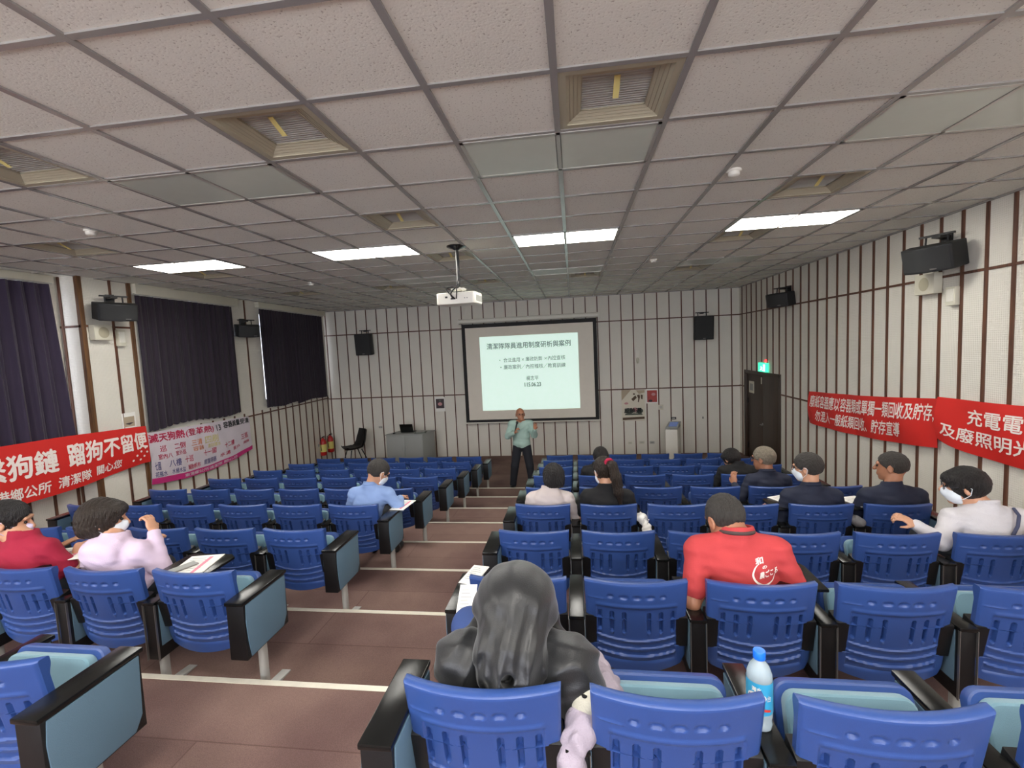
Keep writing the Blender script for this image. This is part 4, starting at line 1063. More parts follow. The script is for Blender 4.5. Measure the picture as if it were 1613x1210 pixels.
# woman with ponytail
rp, bp_, *_ = seated(('R', 2, 1), 'person in a black shirt with a long ponytail and crimson scrunchie', head=(-.02, .26, 1.045), face=(28, 18), hair='pony', hair_m=M_HAIRB, shirt=M_BLKT, sleeve='short', dx=.0, wide=1.08, vox=.008, skin=M_SKIN, mask=M_MASK)
b = MB(); Rm = head_rot(28, 18); c0 = np.array((-.02, .26, 1.045)) + Rm @ np.array((0, -.118, .052)); s_, d_, n_ = frame3(Rm @ np.array((0, -1., -.35)), (0, 0, 1))
pts = [c0 + s_ * .036 * math.cos(a) + n_ * .030 * math.sin(a) for a in [2 * PI * t / 16 for t in range(17)]]
b.tube(pts, [.013 + .003 * (i % 2) for i in range(17)], 8); b.build('scrunchie', M_SCRUN, rp, smooth=60)
seated(('R', 4, 1), 'person with black hair in dark clothes, two rows ahead of the ponytailed woman', head=(.03, .24, 1.0), face=(6, 12), hair='fringe', hair_m=M_HAIR, shirt=M_BLKT, dx=.02, vox=.010)
seated(('R', 4, 4), 'person with black hair in black, just in front of the grey-haired man', head=(-.06, .26, .94), face=(30, 30), hair='fringe', hair_m=M_HAIR, shirt=M_BLKT, dx=.0, wide=1.08, vox=.010, zsh=-.02)
seated(('R', 3, 4), 'person with grey hair and glasses in a navy jacket, hand raised', head=(-.02, .26, 1.04), face=(48, 6), hair='short', hair_m=M_HAIRG, shirt=M_NAVY, glasses=True, collar=M_NAVY, wide=1.02, vox=.009, skin=M_SKIN2,
       arms={-1: dict(el=(-.30, .16, .60), wr=(-.30, .36, .70))}, hands={-1: dict(d=(0, .3, 1), n=(.6, .6, 0), curl=.5, thumb=1)})
seated(('R', 2, 4), 'person in a navy suit jacket with white mask, receding dark hair', head=(0, .27, 1.055), face=(52, 8), hair='short', hair_m=M_HAIRS, shirt=M_NAVY, mask=M_MASK, glasses=True, collar=M_NAVY, wide=1.12, vox=.008,
       arms={-1: dict(el=(-.28, .18, .56), wr=(-.27, .36, .60))}, hands={-1: dict(d=(-.1, .9, .3), n=(.4, 0, -.8), curl=.7, thumb=1)})
seated(('R', 2, 5), 'person in a navy T-shirt with cropped hair, beside the right wall', head=(.03, .26, 1.06), face=(50, 4), hair='crop', hair_m=M_HAIRS, skin=M_SKIN2, shirt=M_NAVY, wide=1.22, dx=.06, vox=.008)
# man in white jacket
rw, *_ = seated(('R', 1, 5), 'person in a white quilted jacket with dark strap, glasses and white mask', head=(-.07, .30, 1.03), face=(62, 8), hair='fringe', hair_m=M_HAIR, shirt=M_WJKT, shirt_name='jacket', mask=M_MASK, glasses=True, wide=1.18, dx=.06, shx=.02, lean=.05, vox=.007,
       arms={-1: dict(el=(-.30, .16, .66), wr=(-.43, .22, .76))}, hands={-1: dict(d=(-.8, .2, .45), n=(.2, .3, -.9), curl=.9, thumb=1)},
       shirt_disp=lambda X, Y, Z: -.0035 * np.abs(np.sin(Z * 48 + X * 6)) + .0015 * np.sin(X * 40 + Z * 30))
b = MB(); b.tube([(.16, .20, .88), (.13, .125, .86), (.10, .095, .80), (.05, .085, .70), (.0, .095, .58)], .010, 8); b.build('bag_strap', M_STRAP, rw, smooth=60)

# ------------------------------------------------------------------ the hooded person in the nearest row
def hooded():
    x0 = cx_right(-1, 0) + .095
    root = empty('person', (x0, Yk(-1), Zk(0)), 0, 'person hunched under a large black satin hood and jacket, nearest the camera', 'person')
    camL = np.array((0, 0, CAMZ)) - np.array((x0, Yk(-1), Zk(0)))
    Rm = head_rot(0, 42); head = np.array((-.01, .33, .885))
    sh = {-1: (-.19, .17, .73), 1: (.19, .17, .73)}; el = {-1: (-.25, .32, .62), 1: (.265, .16, .56)}; wr = {-1: (-.12, .50, .78), 1: (.05, .50, .80)}
    F = Field(); F.ell((0, .21, .56), (.17, .115, .11), k=.03); F.ell((0, .2, .68), (.17, .11, .13), k=.04)
    hip = {-1: (-.09, .25, .54), 1: (.09, .25, .54)}; kn = {-1: (-.27, .60, .60), 1: (.10, .62, .50)}; an = {-1: (-.16, .70, .12), 1: (.14, .70, .09)}
    for q in (-1, 1):
        F.cap((0, .22, .80), sh[q], .05, .06, k=.03); F.cap(sh[q], el[q], .055, .045); F.cap(el[q], wr[q], .042, .028, k=.015)
        F.cap(hip[q], kn[q], .085, .06, k=.03); F.cap(kn[q], an[q], .058, .038, k=.015); F.ell(np.array(an[q]) + (0, .07, -.045), (.036, .10, .03), k=.02)
    add_hand(F, wr[1], (-.35, .35, .75), (-.3, .9, -.2), .6, thumb=-1); add_hand(F, wr[-1], (.1, 1, .05), (0, 0, -1), .5, thumb=1)
    F.cap((0, .23, .80), tuple(head + Rm @ np.array((0, -.03, -.06))), .052, .05, k=.02); add_head(F, head, Rm, 1.0)
    body = F.mesh('body', .007, M_SKIN, root)
    add_hair(head, Rm, 'short', M_HAIR, root, .008, 1.0); add_face_bits(head, Rm, root, body, s=1.0)
    # jacket: broad soft shoulders, full sleeves
    F = Field(); F.ell((0, .25, .60), (.20, .14, .13), k=.04); F.ell((.0, .225, .70), (.235, .135, .11), k=.05); F.cap((0, .20, .74), (-.005, .25, .83), .10, .082, k=.04)
    for q in (-1, 1):
        F.cap((q * .05, .22, .765), (sh[q][0], sh[q][1] + .03, sh[q][2]), .075, .104, k=.04); F.cap(sh[q], el[q], .100, .088, k=.04)
        F.cap(el[q], tuple(np.array(el[q]) + (np.array(wr[q]) - np.array(el[q])) * .86), .080, .045, k=.03)
    def dj(X, Y, Z): return (np.abs(np.sin(Z * 17 + X * np.sign(X) * 13 + 1.5 * np.sin(X * 21) + Y * 8)) - .5) * .012 + .005 * np.sin(X * 22 + 5 * np.sin(Z * 13 + Y * 9)) * np.sin(Z * 33 + Y * 26 - X * 9) + .0022 * np.sin(Z * 70 + X * 33 + 3 * np.sin(X * 18))
    j = F.mesh('jacket', .007, M_HOOD, root, disp=dj)
    # hood: tall dome over the head falling into a pouch between the shoulder blades
    F = Field(); F.ell((-.01, .315, .890), (.156, .170, .140), k=.03); F.cap((-.01, .24, .865), (-.01, .14, .78), .140, .122, k=.05)
    F.cap((-.01, .14, .78), (-.005, .085, .725), .122, .080, k=.04); F.ell((-.005, .16, .765), (.145, .10, .07), k=.05)
    F.ell((-.01, .46, .82), (.105, .12, .12), k=.02, op='s')
    d = MR @ Vector(((796 - W_ / 2) / F_PX, 1, -(1074 - H_ / 2) / F_PX)); d = np.array(d) / d[1]
    e = camL + d * (.03 - camL[1]); dn = d / np.linalg.norm(d); sx_ = np.cross(dn, (0, 0, 1)); sx_ /= np.linalg.norm(sx_)
    F.ell(e, (.026, .085, .015), np.stack([sx_, dn, np.cross(sx_, dn)], 1), k=.006, op='s')
    def dh(X, Y, Z):
        wgt = np.clip((.30 - Y) / .12, 0, 1)
        w2 = np.clip((1.0 - Z) / .16, 0.05, 1)
        f1 = (np.abs(np.sin((X + .012) * 40 + .9 * np.sin(Z * 11 + X * 9))) - .5) * .017
        f2 = (np.abs(np.sin((X - .03) * 66 + 1.3 * np.sin(Z * 16 + 1))) - .5) * .008
        side = .006 * np.sin(Z * 60 + 34 * np.abs(X) + 2 * np.sin(X * 30)) * np.clip((np.abs(X) - .05) / .06, 0, 1)
        w2 = w2 * np.clip((Z - .70) / .06, .25, 1)
        return (f1 + f2) * wgt * w2 + side * w2 + .0018 * np.sin(Z * 85 + X * 55)
    F.mesh('hood', .005, M_HOOD, root, disp=dh)
    F = Field(); F.ell((0, .23, .55), (.175, .125, .095), k=.03)
    for q in (-1, 1): F.cap(hip[q], kn[q], .100, .082, k=.03); F.cap(kn[q], tuple(np.array(an[q]) + (0, 0, .03)), .078, .056, k=.02)
    F.mesh('jeans', .009, M_JEANS, root)
    for q in (-1, 1):
        a = np.array(an[q]); F = Field(); F.ell(a + (0, .07, -.05), (.046, .125, .036), k=.02); F.cap(a + (0, 0, -.05), a, .042, k=.02); F.mesh('shoe', .009, M_SHOE, root)
hooded()

# ------------------------------------------------------------------ presenter
def presenter():
    root = empty('person', (-1.12, 9.42, 0), R(180), 'person standing before the screen in a mint shirt, bald, holding a microphone', 'person')
    Rm = head_rot(18, -4); head = np.array((0, .03, 1.555))
    F = Field(); sk = M_SKIN2
    sh = {-1: (-.185, 0, 1.36), 1: (.185, 0, 1.36)}; el = {-1: (-.27, .04, 1.13), 1: (.27, .06, 1.12)}
    wr = {-1: (-.30, .20, 1.28), 1: (.10, .24, 1.22)}
    hip = {q: (q * .09, 0, .88) for q in (-1, 1)}; kn = {-1: (-.15, .02, .48), 1: (.16, .02, .48)}; an = {-1: (-.18, -.02, .09), 1: (.22, -.02, .09)}
    F.ell((0, 0, .92), (.15, .10, .11), k=.03); F.ell((0, 0, 1.08), (.14, .10, .16), k=.04); F.ell((0, 0, 1.27), (.17, .105, .15), k=.04)
    for q in (-1, 1):
        F.cap((0, 0, 1.42), sh[q], .05, .055, k=.03); F.cap(sh[q], el[q], .05, .04); F.cap(el[q], wr[q], .04, .027, k=.015)
        F.cap(hip[q], kn[q], .085, .055, k=.03); F.cap(kn[q], an[q], .054, .036, k=.015); F.ell(np.array(an[q]) + (q * .015, .07, -.045), (.036, .1, .03), k=.02)
    add_hand(F, wr[1], (-.35, .1, .6), (-.7, -.2, -.4), 1.2, thumb=-1); add_hand(F, wr[-1], (-.15, .25, 1), (.3, .9, 0), .35, thumb=1, spread=4)
    F.cap((0, 0, 1.40), tuple(head + Rm @ np.array((0, -.02, -.06))), .052, .05, k=.02); add_head(F, head, Rm)
    body = F.mesh('body', .008, sk, root); add_face_bits(head, Rm, root, body, glasses=True)
    F = Field(); F.ell((0, 0, .96), (.185, .135, .14), k=.04); F.ell((0, 0, 1.10), (.180, .135, .16), k=.04); F.ell((0, 0, 1.27), (.19, .125, .15), k=.04)
    for q in (-1, 1):
        F.cap((0, 0, 1.395), sh[q], .055, .075, k=.03); F.cap(sh[q], el[q], .074, .068, k=.03); F.cap(el[q], tuple(np.array(el[q]) + (np.array(wr[q]) - np.array(el[q])) * .9), .064, .042, k=.02)
    F.half((0, 0, -1), -.84, .006); F.half((0, -.15, 1), 1.445, .006); F.cap((0, .02, 1.40), (0, .03, 1.6), .045, .06, k=.006, op='s')
    F.mesh('shirt', .009, M_MINT, root, disp=lambda X, Y, Z: .004 * np.sin(X * 30 + 4 * np.sin(Z * 15)) * np.sin(Z * 34 + X * 18))
    F = Field(); F.ell((0, 0, .90), (.165, .115, .10), k=.03)
    for q in (-1, 1): F.cap(hip[q], kn[q], .100, .082, k=.03); F.cap(kn[q], tuple(np.array(an[q]) + (0, 0, 0)), .082, .068, k=.02)
    F.half((0, 0, -1), -.03, .005)
    F.mesh('trousers', .009, M_DARKP, root)
    for q in (-1, 1):
        a = np.array(an[q]); F = Field(); F.ell(a + (q * .015, .07, -.048), (.048, .13, .038), k=.02); F.cap(a + (0, 0, -.05), a, .045, k=.02); F.half((0, 0, -1), -.002, .004); F.mesh('shoe', .009, M_SHOE, root)
    # microphone in his hand
    o = empty('microphone', (-1.12, 9.42, 0), R(180), 'black microphone held to the mouth of the standing person', 'microphone')
    b = MB(); b.tube([(.105, .25, 1.21), (.055, .22, 1.40)], [.012, .016], 12); b.build('handle', M_BLACK, o, smooth=50)
    b = MB(); b.tube([(.055, .22, 1.395), (.052, .218, 1.41), (.046, .214, 1.435), (.042, .212, 1.45)], [.018, .026, .026, .012], 12); b.build('head_grille', M_SPKG, o, smooth=60)
presenter()

# print on the back of the red T-shirt: projected on the shirt surface
def surf_project(obj, fn, pts, off=.003):
    """drop points (local x,z) along +y on to the back of the mesh"""
    from mathutils.bvhtree import BVHTree
    bv = BVHTree.FromPolygons([v.co for v in obj.data.vertices], [p.vertices[:] for p in obj.data.polygons])
    out = []
    for p in pts:
        x, z = fn(*p); h = bv.ray_cast(Vector((x, -.6, z)), Vector((0, 1, 0)))
        out.append((x, (h[0].y if h[0] else .1) - off, z))
    return out
root_r = r_red[0]; shirt_o = [c for c in root_r.children if c.name.startswith('shirt')][0]
ring = []; n_ = 40
for i in range(n_ + 1):
    a = R(115) + R(265) * i / n_; w2 = .011 * (.35 + .65 * math.sin(PI * min(1, i / n_ * 1.15)) )
    ring.append((.062 - w2 / 2, a)); ring.append((.062 + w2 / 2, a))
LX, LZ = .055, .775
vs = surf_project(shirt_o, lambda r_, a: (LX + r_ * math.cos(a), LZ + r_ * math.sin(a) * .92), ring)
me = bpy.data.meshes.new('shirt_print'); me.from_pydata(vs, [], [(2 * i, 2 * i + 1, 2 * i + 3, 2 * i + 2) for i in range(n_)]); link_mesh('shirt_print', me, M_BTXT, shirt_o)
for t, x0, x1, z0, z1 in (('農ごころ', -.028, .075, -.022, .014), ('和', -.045, -.005, .052, .082), ('の', -.012, .012, .026, .040)):
    u, f, _ = text_mesh(t, .03)
    vs = surf_project(shirt_o, lambda a, c: (LX + x0 + (x1 - x0) * a, LZ + z0 + (z1 - z0) * c + .15 * (x0 + (x1 - x0) * a)), [tuple(q) for q in u])
    me = bpy.data.meshes.new('shirt_print'); me.from_pydata(vs, [], f); link_mesh('shirt_print', me, M_BTXT, shirt_o)

# ------------------------------------------------------------------ banners
def banner(name, label, fn, m, nu=60, nv=10):
    """fn(u,v,off) -> world point; u along the banner, v up"""
    root = empty(name, fn(.5, 0, 0), 0, label, 'banner')
    L = -Vector(root.location)
    b = MB(); b.grid(lambda u, v: fn(u, v, .004), nu, nv); b.grid(lambda u, v: fn(u, v, 0), nu, nv, True)
    c = b.build('banner_cloth', m, root, smooth=60); c.location = L
    def txt(t, u0, u1, v0, v1, m2, bold=.02, slant=0.):
        q = text_obj('lettering', t, lambda a, e: tuple(Vector(fn(u0 + (u1 - u0) * a + slant * e, v0 + (v1 - v0) * e, .009)) + Vector((0, 0, 0))), m2, c, bold)
        return q
    return root, c, txt
# right wall, first banner: u runs from far end (left in the photo) to near end
def R1(u, v, off):
    s = 8.72 + (5.84 - 8.72) * u
    top = 1.93 + .20 * u - .02 * math.sin(PI * u); bot = 1.37 + .19 * u - .05 * math.sin(PI * u)
    return (XR - .05 - off - .012 * math.sin(9 * u + 2 * v) - .02 * math.sin(PI * v) - .012 * math.sin(23 * u + 3 * v), s, bot + (top - bot) * v)
_, _, tx = banner('banner', 'red banner nearest the door on the right wall, lettering about recycling paper containers', R1, M_RED)
tx('廢紙容器應以容器類或單獨一類回收及貯存,', .025, .985, .53, .90, M_BTXT, .015)
tx('勿混入一般紙類回收、貯存宣導', .08, .80, .14, .46, M_BTXT, .015, .012)
def R2(u, v, off):
    s = 5.82 + (3.2 - 5.82) * u
    top = 2.155 + .03 * u + .07 * u ** 2; bot = 1.62 - .05 * math.sin(PI * min(1, u * 1.2)) + .05 * u - .06 * (1 - u) ** 12 * -1
    return (XR - .055 - off - .012 * math.sin(8 * u + 1) - .02 * math.sin(PI * v) - .012 * math.sin(19 * u + 3 * v), s, bot + (top - bot) * v)
_, _, tx = banner('banner', 'red banner at the right edge of the photo, lettering about batteries and lamps', R2, M_RED)
tx('充電電池、鈕釦電池', .16, .86, .55, .84, M_BTXT, .015)
tx('及廢照明光源(含破損)回收', .03, .98, .14, .46, M_BTXT, .015, .006)
# left wall red banner: hangs from the pillar back across the recess
def L1(u, v, off):
    s = 3.2 + (6.33 - 3.2) * u
    top = 2.05 - .07 * u ** 2 + .02 * math.sin(3 * u); bot = 1.50 - .16 * math.sin(PI * min(1, u * 1.05)) * .9 - .08 * u
    xx = XL(6.0) + .065 + .02 * math.sin(7 * u + 2 * v) + .014 * math.sin(21 * u + 4 * v) + .02 * math.sin(PI * v)
    return (xx + off, s, bot + (top - bot) * v)
_, _, tx = banner('banner', 'red banner on the left wall with white lettering about walking dogs on a leash', L1, M_RED)
tx('請繫狗鏈', .255, .592, .42, .82, M_BTXT, .03); tx('蹓狗不留便', .635, .99, .42, .84, M_BTXT, .03)
tx('東港鄉公所', .325, .562, .08, .28, M_BTXT, .02); tx('清潔隊', .588, .722, .09, .29, M_BTXT, .02); tx('關心您', .747, .856, .11, .30, M_BTXT, .02)
for (u, v) in ((.91, .16), (.928, .26), (.945, .13), (.95, .34), (.965, .2), (.982, .3), (.975, .42)): tx('•', u - .005, u + .005, v - .025, v + .025, M_BTXT)
def L2(u, v, off):
    s = 6.36 + (8.80 - 6.36) * u
    top = 1.86 - .10 * u + .0 * v; bot = 1.04 - .12 * math.sin(PI * u) + .03 * u
    return (XL(s) + .05 + .014 * math.sin(9 * u + 3 * v) + .010 * math.sin(26 * u + 5 * v + 4 * u * v) + .02 * math.sin(PI * v) + off, s, bot + (top - bot) * v)
rb, cb, tx = banner('banner', 'pale banner with magenta lower hem on the left wall under the second curtain', L2, M_BCREAM)
b = MB(); b.grid(lambda u, v: L2(u, v * .115, .0065), 60, 3); hm = b.build('hem', M_PINK, cb, smooth=60); hm['label'] = 'magenta hem strip'
tx('滅天狗熱', .01, .30, .80, .96, M_PTXT, .03); tx('(登革熱)', .31, .565, .79, .95, M_PTXT, .02); tx('13', .60, .65, .80, .93, M_INK, .02); tx('容器減量受清', .68, .985, .82, .97, M_INK, .03)
for t, u0, u1, v0, v1, mm in (('巡', .08, .13, .60, .72, M_PTXT), ('二倒', .20, .30, .60, .72, M_PTXT), ('三清', .35, .45, .60, .72, M_PTXT2), ('四刷', .48, .60, .58, .74, M_PTXT4), ('容器', .36, .46, .49, .58, M_PTXT2), ('清除積水', .50, .62, .48, .57, M_PTXT4),
        ('室內八', .06, .17, .46, .56, M_PTXT), ('室外巡', .20, .30, .48, .57, M_PTXT), ('七國', .02, .07, .26, .42, M_PTXT3), ('八樓', .14, .24, .28, .42, M_PTXT3), ('十巡', .28, .36, .30, .43, M_PTXT), ('十一國', .45, .58, .34, .46, M_PTXT), ('十二樓', .66, .78, .38, .50, M_PTXT), ('三巡', .86, .96, .42, .56, M_PTXT),
        ('花瓶水', .02, .12, .13, .23, M_PTXT3), ('水桶水盆', .16, .27, .14, .24, M_PTXT3), ('輪胎帆布', .30, .42, .15, .25, M_PTXT), ('底盤容器', .45, .58, .16, .27, M_PTXT3), ('水溝', .62, .72, .20, .29, M_PTXT), ('家戶', .76, .84, .24, .33, M_PTXT), ('清除', .88, .96, .28, .36, M_PTXT)):
    tx(t, u0, u1, v0, v1, mm, .01)
tx('東港鄉公所清潔隊 關心您', .26, .80, .025, .090, M_BCREAM, .01)

# ------------------------------------------------------------------ posters and small fittings on the walls
YW = YF - .016
def poster(name, x0, x1, z0, z1, m, label, cat='poster', shapes=()):
    o = empty(name, ((x0 + x1) / 2, YW, z0), 0, label, cat); L = (-(x0 + x1) / 2, -YW, -z0)
    b = MB(); b.bounds((x0, YW - .004, z0), (x1, YW, z1)); s_ = b.build('sheet', m, o, bevel=.001); s_.location = L
    for n_, (poly, mm) in enumerate(shapes):
        b = MB(); b.prism([(x0 + (x1 - x0) * p, z0 + (z1 - z0) * q) for p, q in poly], 1, YW - .0055 - .0003 * n_, YW - .004)
        b.build('printed_picture', mm, s_)
    return o
M_POST = mat('poster_cream', (214, 208, 190), .7, mott=.08, mscale=6); M_TAN = mat('poster_tan', (176, 160, 136), .7, mott=.1, mscale=9); M_PRED = mat('poster_red', (168, 74, 70), .7, mott=.35, mscale=16)
M_PGRN = mat('poster_grey_green', (86, 92, 82), .7, mott=.4, mscale=30); M_PBRN = mat('poster_brown', (92, 74, 58), .7, mott=.3, mscale=30); M_PLIL = mat('poster_rose', (190, 140, 140), .7); M_PDARK = mat('photo_dark', (64, 52, 58), .6, mott=.5, mscale=22)
ell = lambda cx, cy, a, c, n=14: [(cx + a * math.cos(2 * PI * i / n), cy + c * math.sin(2 * PI * i / n)) for i in range(n)]
po = poster('poster', 1.21, 1.80, .88, 1.70, M_POST, 'tall cream poster with tan corner and brown figures, right of the screen', shapes=[
    ([(0, 1), (.42, 1), (.0, .66)], M_TAN), ([(.62, .98), (1, .98), (1, .9), (.75, .86)], M_TAN), ([(.42, .70), (.50, .63), (.66, .74), (.60, .82)], M_PBRN), (ell(.54, .86, .05, .025), M_PBRN), ([(.66, .82), (.78, .84), (.80, .76), (.74, .60), (.70, .60), (.72, .72)], M_PBRN), ([(.82, .84), (.92, .82), (.90, .68), (.84, .70)], M_PBRN),
    (ell(.20, .565, .09, .035), M_PLIL), (ell(.32, .32, .20, .09), M_PGRN), (ell(.76, .32, .16, .085), M_PGRN), (ell(.57, .36, .12, .07), M_PLIL), ([(.12, .19), (.9, .19), (.86, .24), (.16, .24)], M_PGRN), ([(.03, .03), (.97, .06), (.97, .13), (.03, .11)], M_PBRN)])
text_obj('poster_text', '反賄選', lambda u, v: (1.27 + .44 * u - 1.505, YW - .0098 - YW, 1.09 + .13 * v - .88), M_INK, po, .03)
poster('poster', 1.84, 2.13, 1.33, 1.705, M_PAPER, 'small red picture with white margin beside the tall cream poster', shapes=[([(.07, .08), (.93, .08), (.93, .90), (.07, .90)], M_PRED), (ell(.35, .18, .18, .08), M_PDARK), (ell(.62, .62, .18, .10), M_PLIL)])
poster('poster', -3.82, -3.54, 1.27, 1.67, M_PAPER, 'small dark portrait print with white margin, left of the screen', shapes=[([(.10, .22), (.92, .22), (.92, .88), (.10, .88)], M_PDARK), (ell(.5, .52, .22, .12), M_PLIL), (ell(.5, .74, .12, .06), M_PGRN)])
# framed notice on the left pillar
o = empty('poster', (XL(6.13) + .012, 6.13, 1.92), 0, 'small print with warm landscape, on the left pillar above the red banner', 'poster')
b = MB(); b.bounds((0, -.11, 0), (.005, .11, .30)); q_ = b.build('sheet', M_PAPER, o, bevel=.001)
b = MB(); b.bounds((.005, -.085, .09), (.0065, .085, .24)); b.build('printed_picture', M_TAN, q_)
b = MB(); b.prism([(-.07, .14), (.0, .115), (.07, .145), (.02, .15)], 0, .0065, .0075); b.build('printed_picture', M_PDARK, q_)
def plate(x, z, w_, h_, m, label, cat='wall plate', name='wall_plate', d=.012):
    o = empty(name, (x, YW, z), 0, label, cat); b = MB(); b.bounds((-w_ / 2, -d, -h_ / 2), (w_ / 2, 0, h_ / 2)); p = b.build('cover', m, o, bevel=.003)
    b = MB(); b.bounds((-w_ * .3, -d - .003, -h_ * .22), (w_ * .3, -d, h_ * .22)); b.build('insert', M_FRAME if m is not M_FRAME else M_GREY, p); return o
plate(2.20, 1.22, .12, .13, M_WHITE2, 'pale square plate just below and right of the small red picture')
plate(2.51, .925, .13, .06, M_BLACK, 'dark oblong plate on the front wall above the white kiosk')
plate(1.96, .30, .13, .075, M_FRAME, 'low socket plate on the front wall, nearer the kiosk', 'socket', 'wall_socket'); plate(1.70, .31, .13, .07, M_WHITE2, 'low socket plate on the front wall under the tall poster', 'socket', 'wall_socket')
plate(1.40, .30, .10, .06, M_WHITE2, 'faint low socket plate on the front wall, farthest from the kiosk', 'socket', 'wall_socket'); plate(-5.44, .875, .10, .05, M_GREY, 'small grey plate on the front wall between black chair and desk')
plate(3.24, .92, .03, .05, M_BLACK, 'tiny dark knob on the front wall near the brown door', 'cap', 'cable_cap')
o = empty('motion_sensor', (1.64, YW, 2.60), 0, 'white box with small round bulb on the front wall, right of the screen', 'sensor')
b = MB(); b.bounds((-.05, -.045, -.07), (.05, 0, .14)); b.build('housing', M_WHITE, o, bevel=.008)
b = MB(); b.lathe([(.012, -.07), (.030, -.10), (.034, -.15), (.022, -.21), (.004, -.225)], (0, -.03, 0), 14); b.build('bulb', M_WHITE2, o, smooth=60)

# ------------------------------------------------------------------ front of the hall: desk, laptop, chair, kiosk, extinguishers
o = empty('lectern_desk', (-4.36, 11.62, 0), 0, 'grey two-door desk cabinet at the front left by the wall', 'desk')
b = MB(); b.prism([(-.54, -.22), (.44, -.22), (.60, .30), (-.36, .30)], 2, .06, .80); b.build('body', M_GREY, o, bevel=.006)
b = MB(); b.prism([(-.56, -.24), (.46, -.24), (.63, .32), (-.38, .32)], 2, .80, .83); b.build('desktop', M_GREY, o, bevel=.004)
for x0, x1 in ((-.525, -.055), (-.045, .425)):
    b = MB(); b.bounds((x0, -.236, .09), (x1, -.221, .78)); dr = b.build('door_panel', M_GREY, o, bevel=.003)
    b = MB(); xx = x1 - .04 if x0 < -.1 else x0 + .04; b.bounds((xx - .006, -.248, .42), (xx + .006, -.236, .50)); b.build('handle', M_CHROME, dr, bevel=.002)
b = MB(); b.prism([(-.50, -.18), (.40, -.18), (.56, .26), (-.33, .26)], 2, 0, .06); b.build('plinth', M_BLACK, o)
lx, ly, lz = -4.40, 11.62, .83
o = empty('laptop', (lx, ly, lz), 0, 'open black laptop on the grey desk', 'laptop')
b = MB(); b.bounds((-.17, .0, 0), (.17, .23, .018)); b.build('keyboard_base', M_BLACK, o, bevel=.004)
b = MB(); b.box((0, -.045, .125), (.35, .009, .235), Matrix.Rotation(R(18), 3, 'X')); b.build('lid', M_BLACKG, o, bevel=.003)
o = empty('computer_mouse', (-4.72, 11.50, .83), 0, 'small black mouse on the desk left of the laptop', 'mouse')
F = Field(); F.ell((0, 0, .012), (.032, .052, .020), k=.01); F.half((0, 0, -1), 0, .002); F.mesh('shell', .004, M_BLACK, o)
b = MB(); b.tube([(0, .012, .031), (0, .03, .028)], .004, 6); b.build('scroll_wheel', M_GREY, o)
o = empty('document_stack', (-4.02, 11.58, .83), R(10), 'dark flat folder with papers on the desk right of the laptop', 'folder')
b = MB(); b.bounds((-.15, -.11, 0), (.15, .11, .018)); b.build('cover', M_PGRN, o, bevel=.002); b = MB(); b.bounds((-.12, -.09, .018), (.10, .08, .024)); b.build('paper_sheet', M_GREY, o)
# black shell chair, turned to the left
o = empty('shell_chair', (-5.82, 11.5, 0), R(138), 'black shell chair with slim black legs by the front wall', 'chair')
def chair_surf(off):
    def f(u, v):
        x = (u - .5); t = v
        pr_ = [(.26, .46), (.22, .43), (.10, .42), (-.06, .43), (-.16, .47), (-.21, .56), (-.25, .70), (-.285, .86)]
        i = min(int(t * 7), 6); q = t * 7 - i; y = pr_[i][0] * (1 - q) + pr_[i + 1][0] * q; z = pr_[i][1] * (1 - q) + pr_[i + 1][1] * q
        wd = .46 - .05 * abs(t - .5) - (.10 * max(0, t - .8) / .2)
        cup = (2 * x) ** 2 * (.05 if t < .45 else .02); yb = (2 * x) ** 2 * (.0 if t < .4 else .09)
        return (x * wd, y + yb + off * (0 if t < .5 else 1), z + cup + off)
    return f
o.scale = (1.12, 1.12, 1.1)
b = MB(); b.grid(chair_surf(0), 14, 21); b.grid(chair_surf(-.02), 14, 21, True)
b.build('seat_shell', M_BLACK, o, smooth=60)
for sx in (-1, 1):
    for y0, y1 in ((.14, .24), (-.10, -.26)):
        b = MB(); b.tube([(sx * .13, y0, .41), (sx * .22, y1, 0)], [.014, .010], 8); b.build('leg', M_BLACK, o, smooth=60)
# white kiosk
M_KSCR = mat('kiosk_display', (90, 104, 140), .2, emit=(90, 110, 160), estr=.25)
o = empty('kiosk', (2.33, 11.55, 0), R(-4), 'white pedestal kiosk with small slanted bluish display, front right', 'kiosk')
b = MB(); b.prism([(-.19, -.18), (.08, -.18), (.20, .14), (-.06, .14)], 2, 0, .84); bd = b.build('body', M_WHITE, o, bevel=.008)
b = MB(); vs = [(-.195, -.19, .835), (.085, -.19, .835), (.215, .15, .93), (-.06, .15, .93)]; b.add(vs + [(v[0], v[1], v[2] + .02) for v in vs], [(0, 3, 2, 1), (4, 5, 6, 7), (0, 1, 5, 4), (1, 2, 6, 5), (2, 3, 7, 6), (3, 0, 4, 7)])
b.add([(-.19, -.18, .80), (.08, -.18, .80), (.20, .14, .80), (-.06, .14, .80), (-.19, -.18, .84), (.08, -.18, .84), (.20, .14, .93), (-.06, .14, .93)], [(0, 3, 2, 1), (4, 5, 6, 7), (0, 1, 5, 4), (1, 2, 6, 5), (2, 3, 7, 6), (3, 0, 4, 7)])
tp = b.build('top', M_GREY, o, bevel=.003)
b = MB(); vs = [(-.12, -.13, .8725), (.07, -.13, .8725), (.15, .10, .9365), (-.04, .10, .9365)]; b.add(vs + [(v[0], v[1], v[2] + .006) for v in vs], [(0, 3, 2, 1), (4, 5, 6, 7), (0, 1, 5, 4), (1, 2, 6, 5), (2, 3, 7, 6), (3, 0, 4, 7)]); b.build('display', M_KSCR, tp)
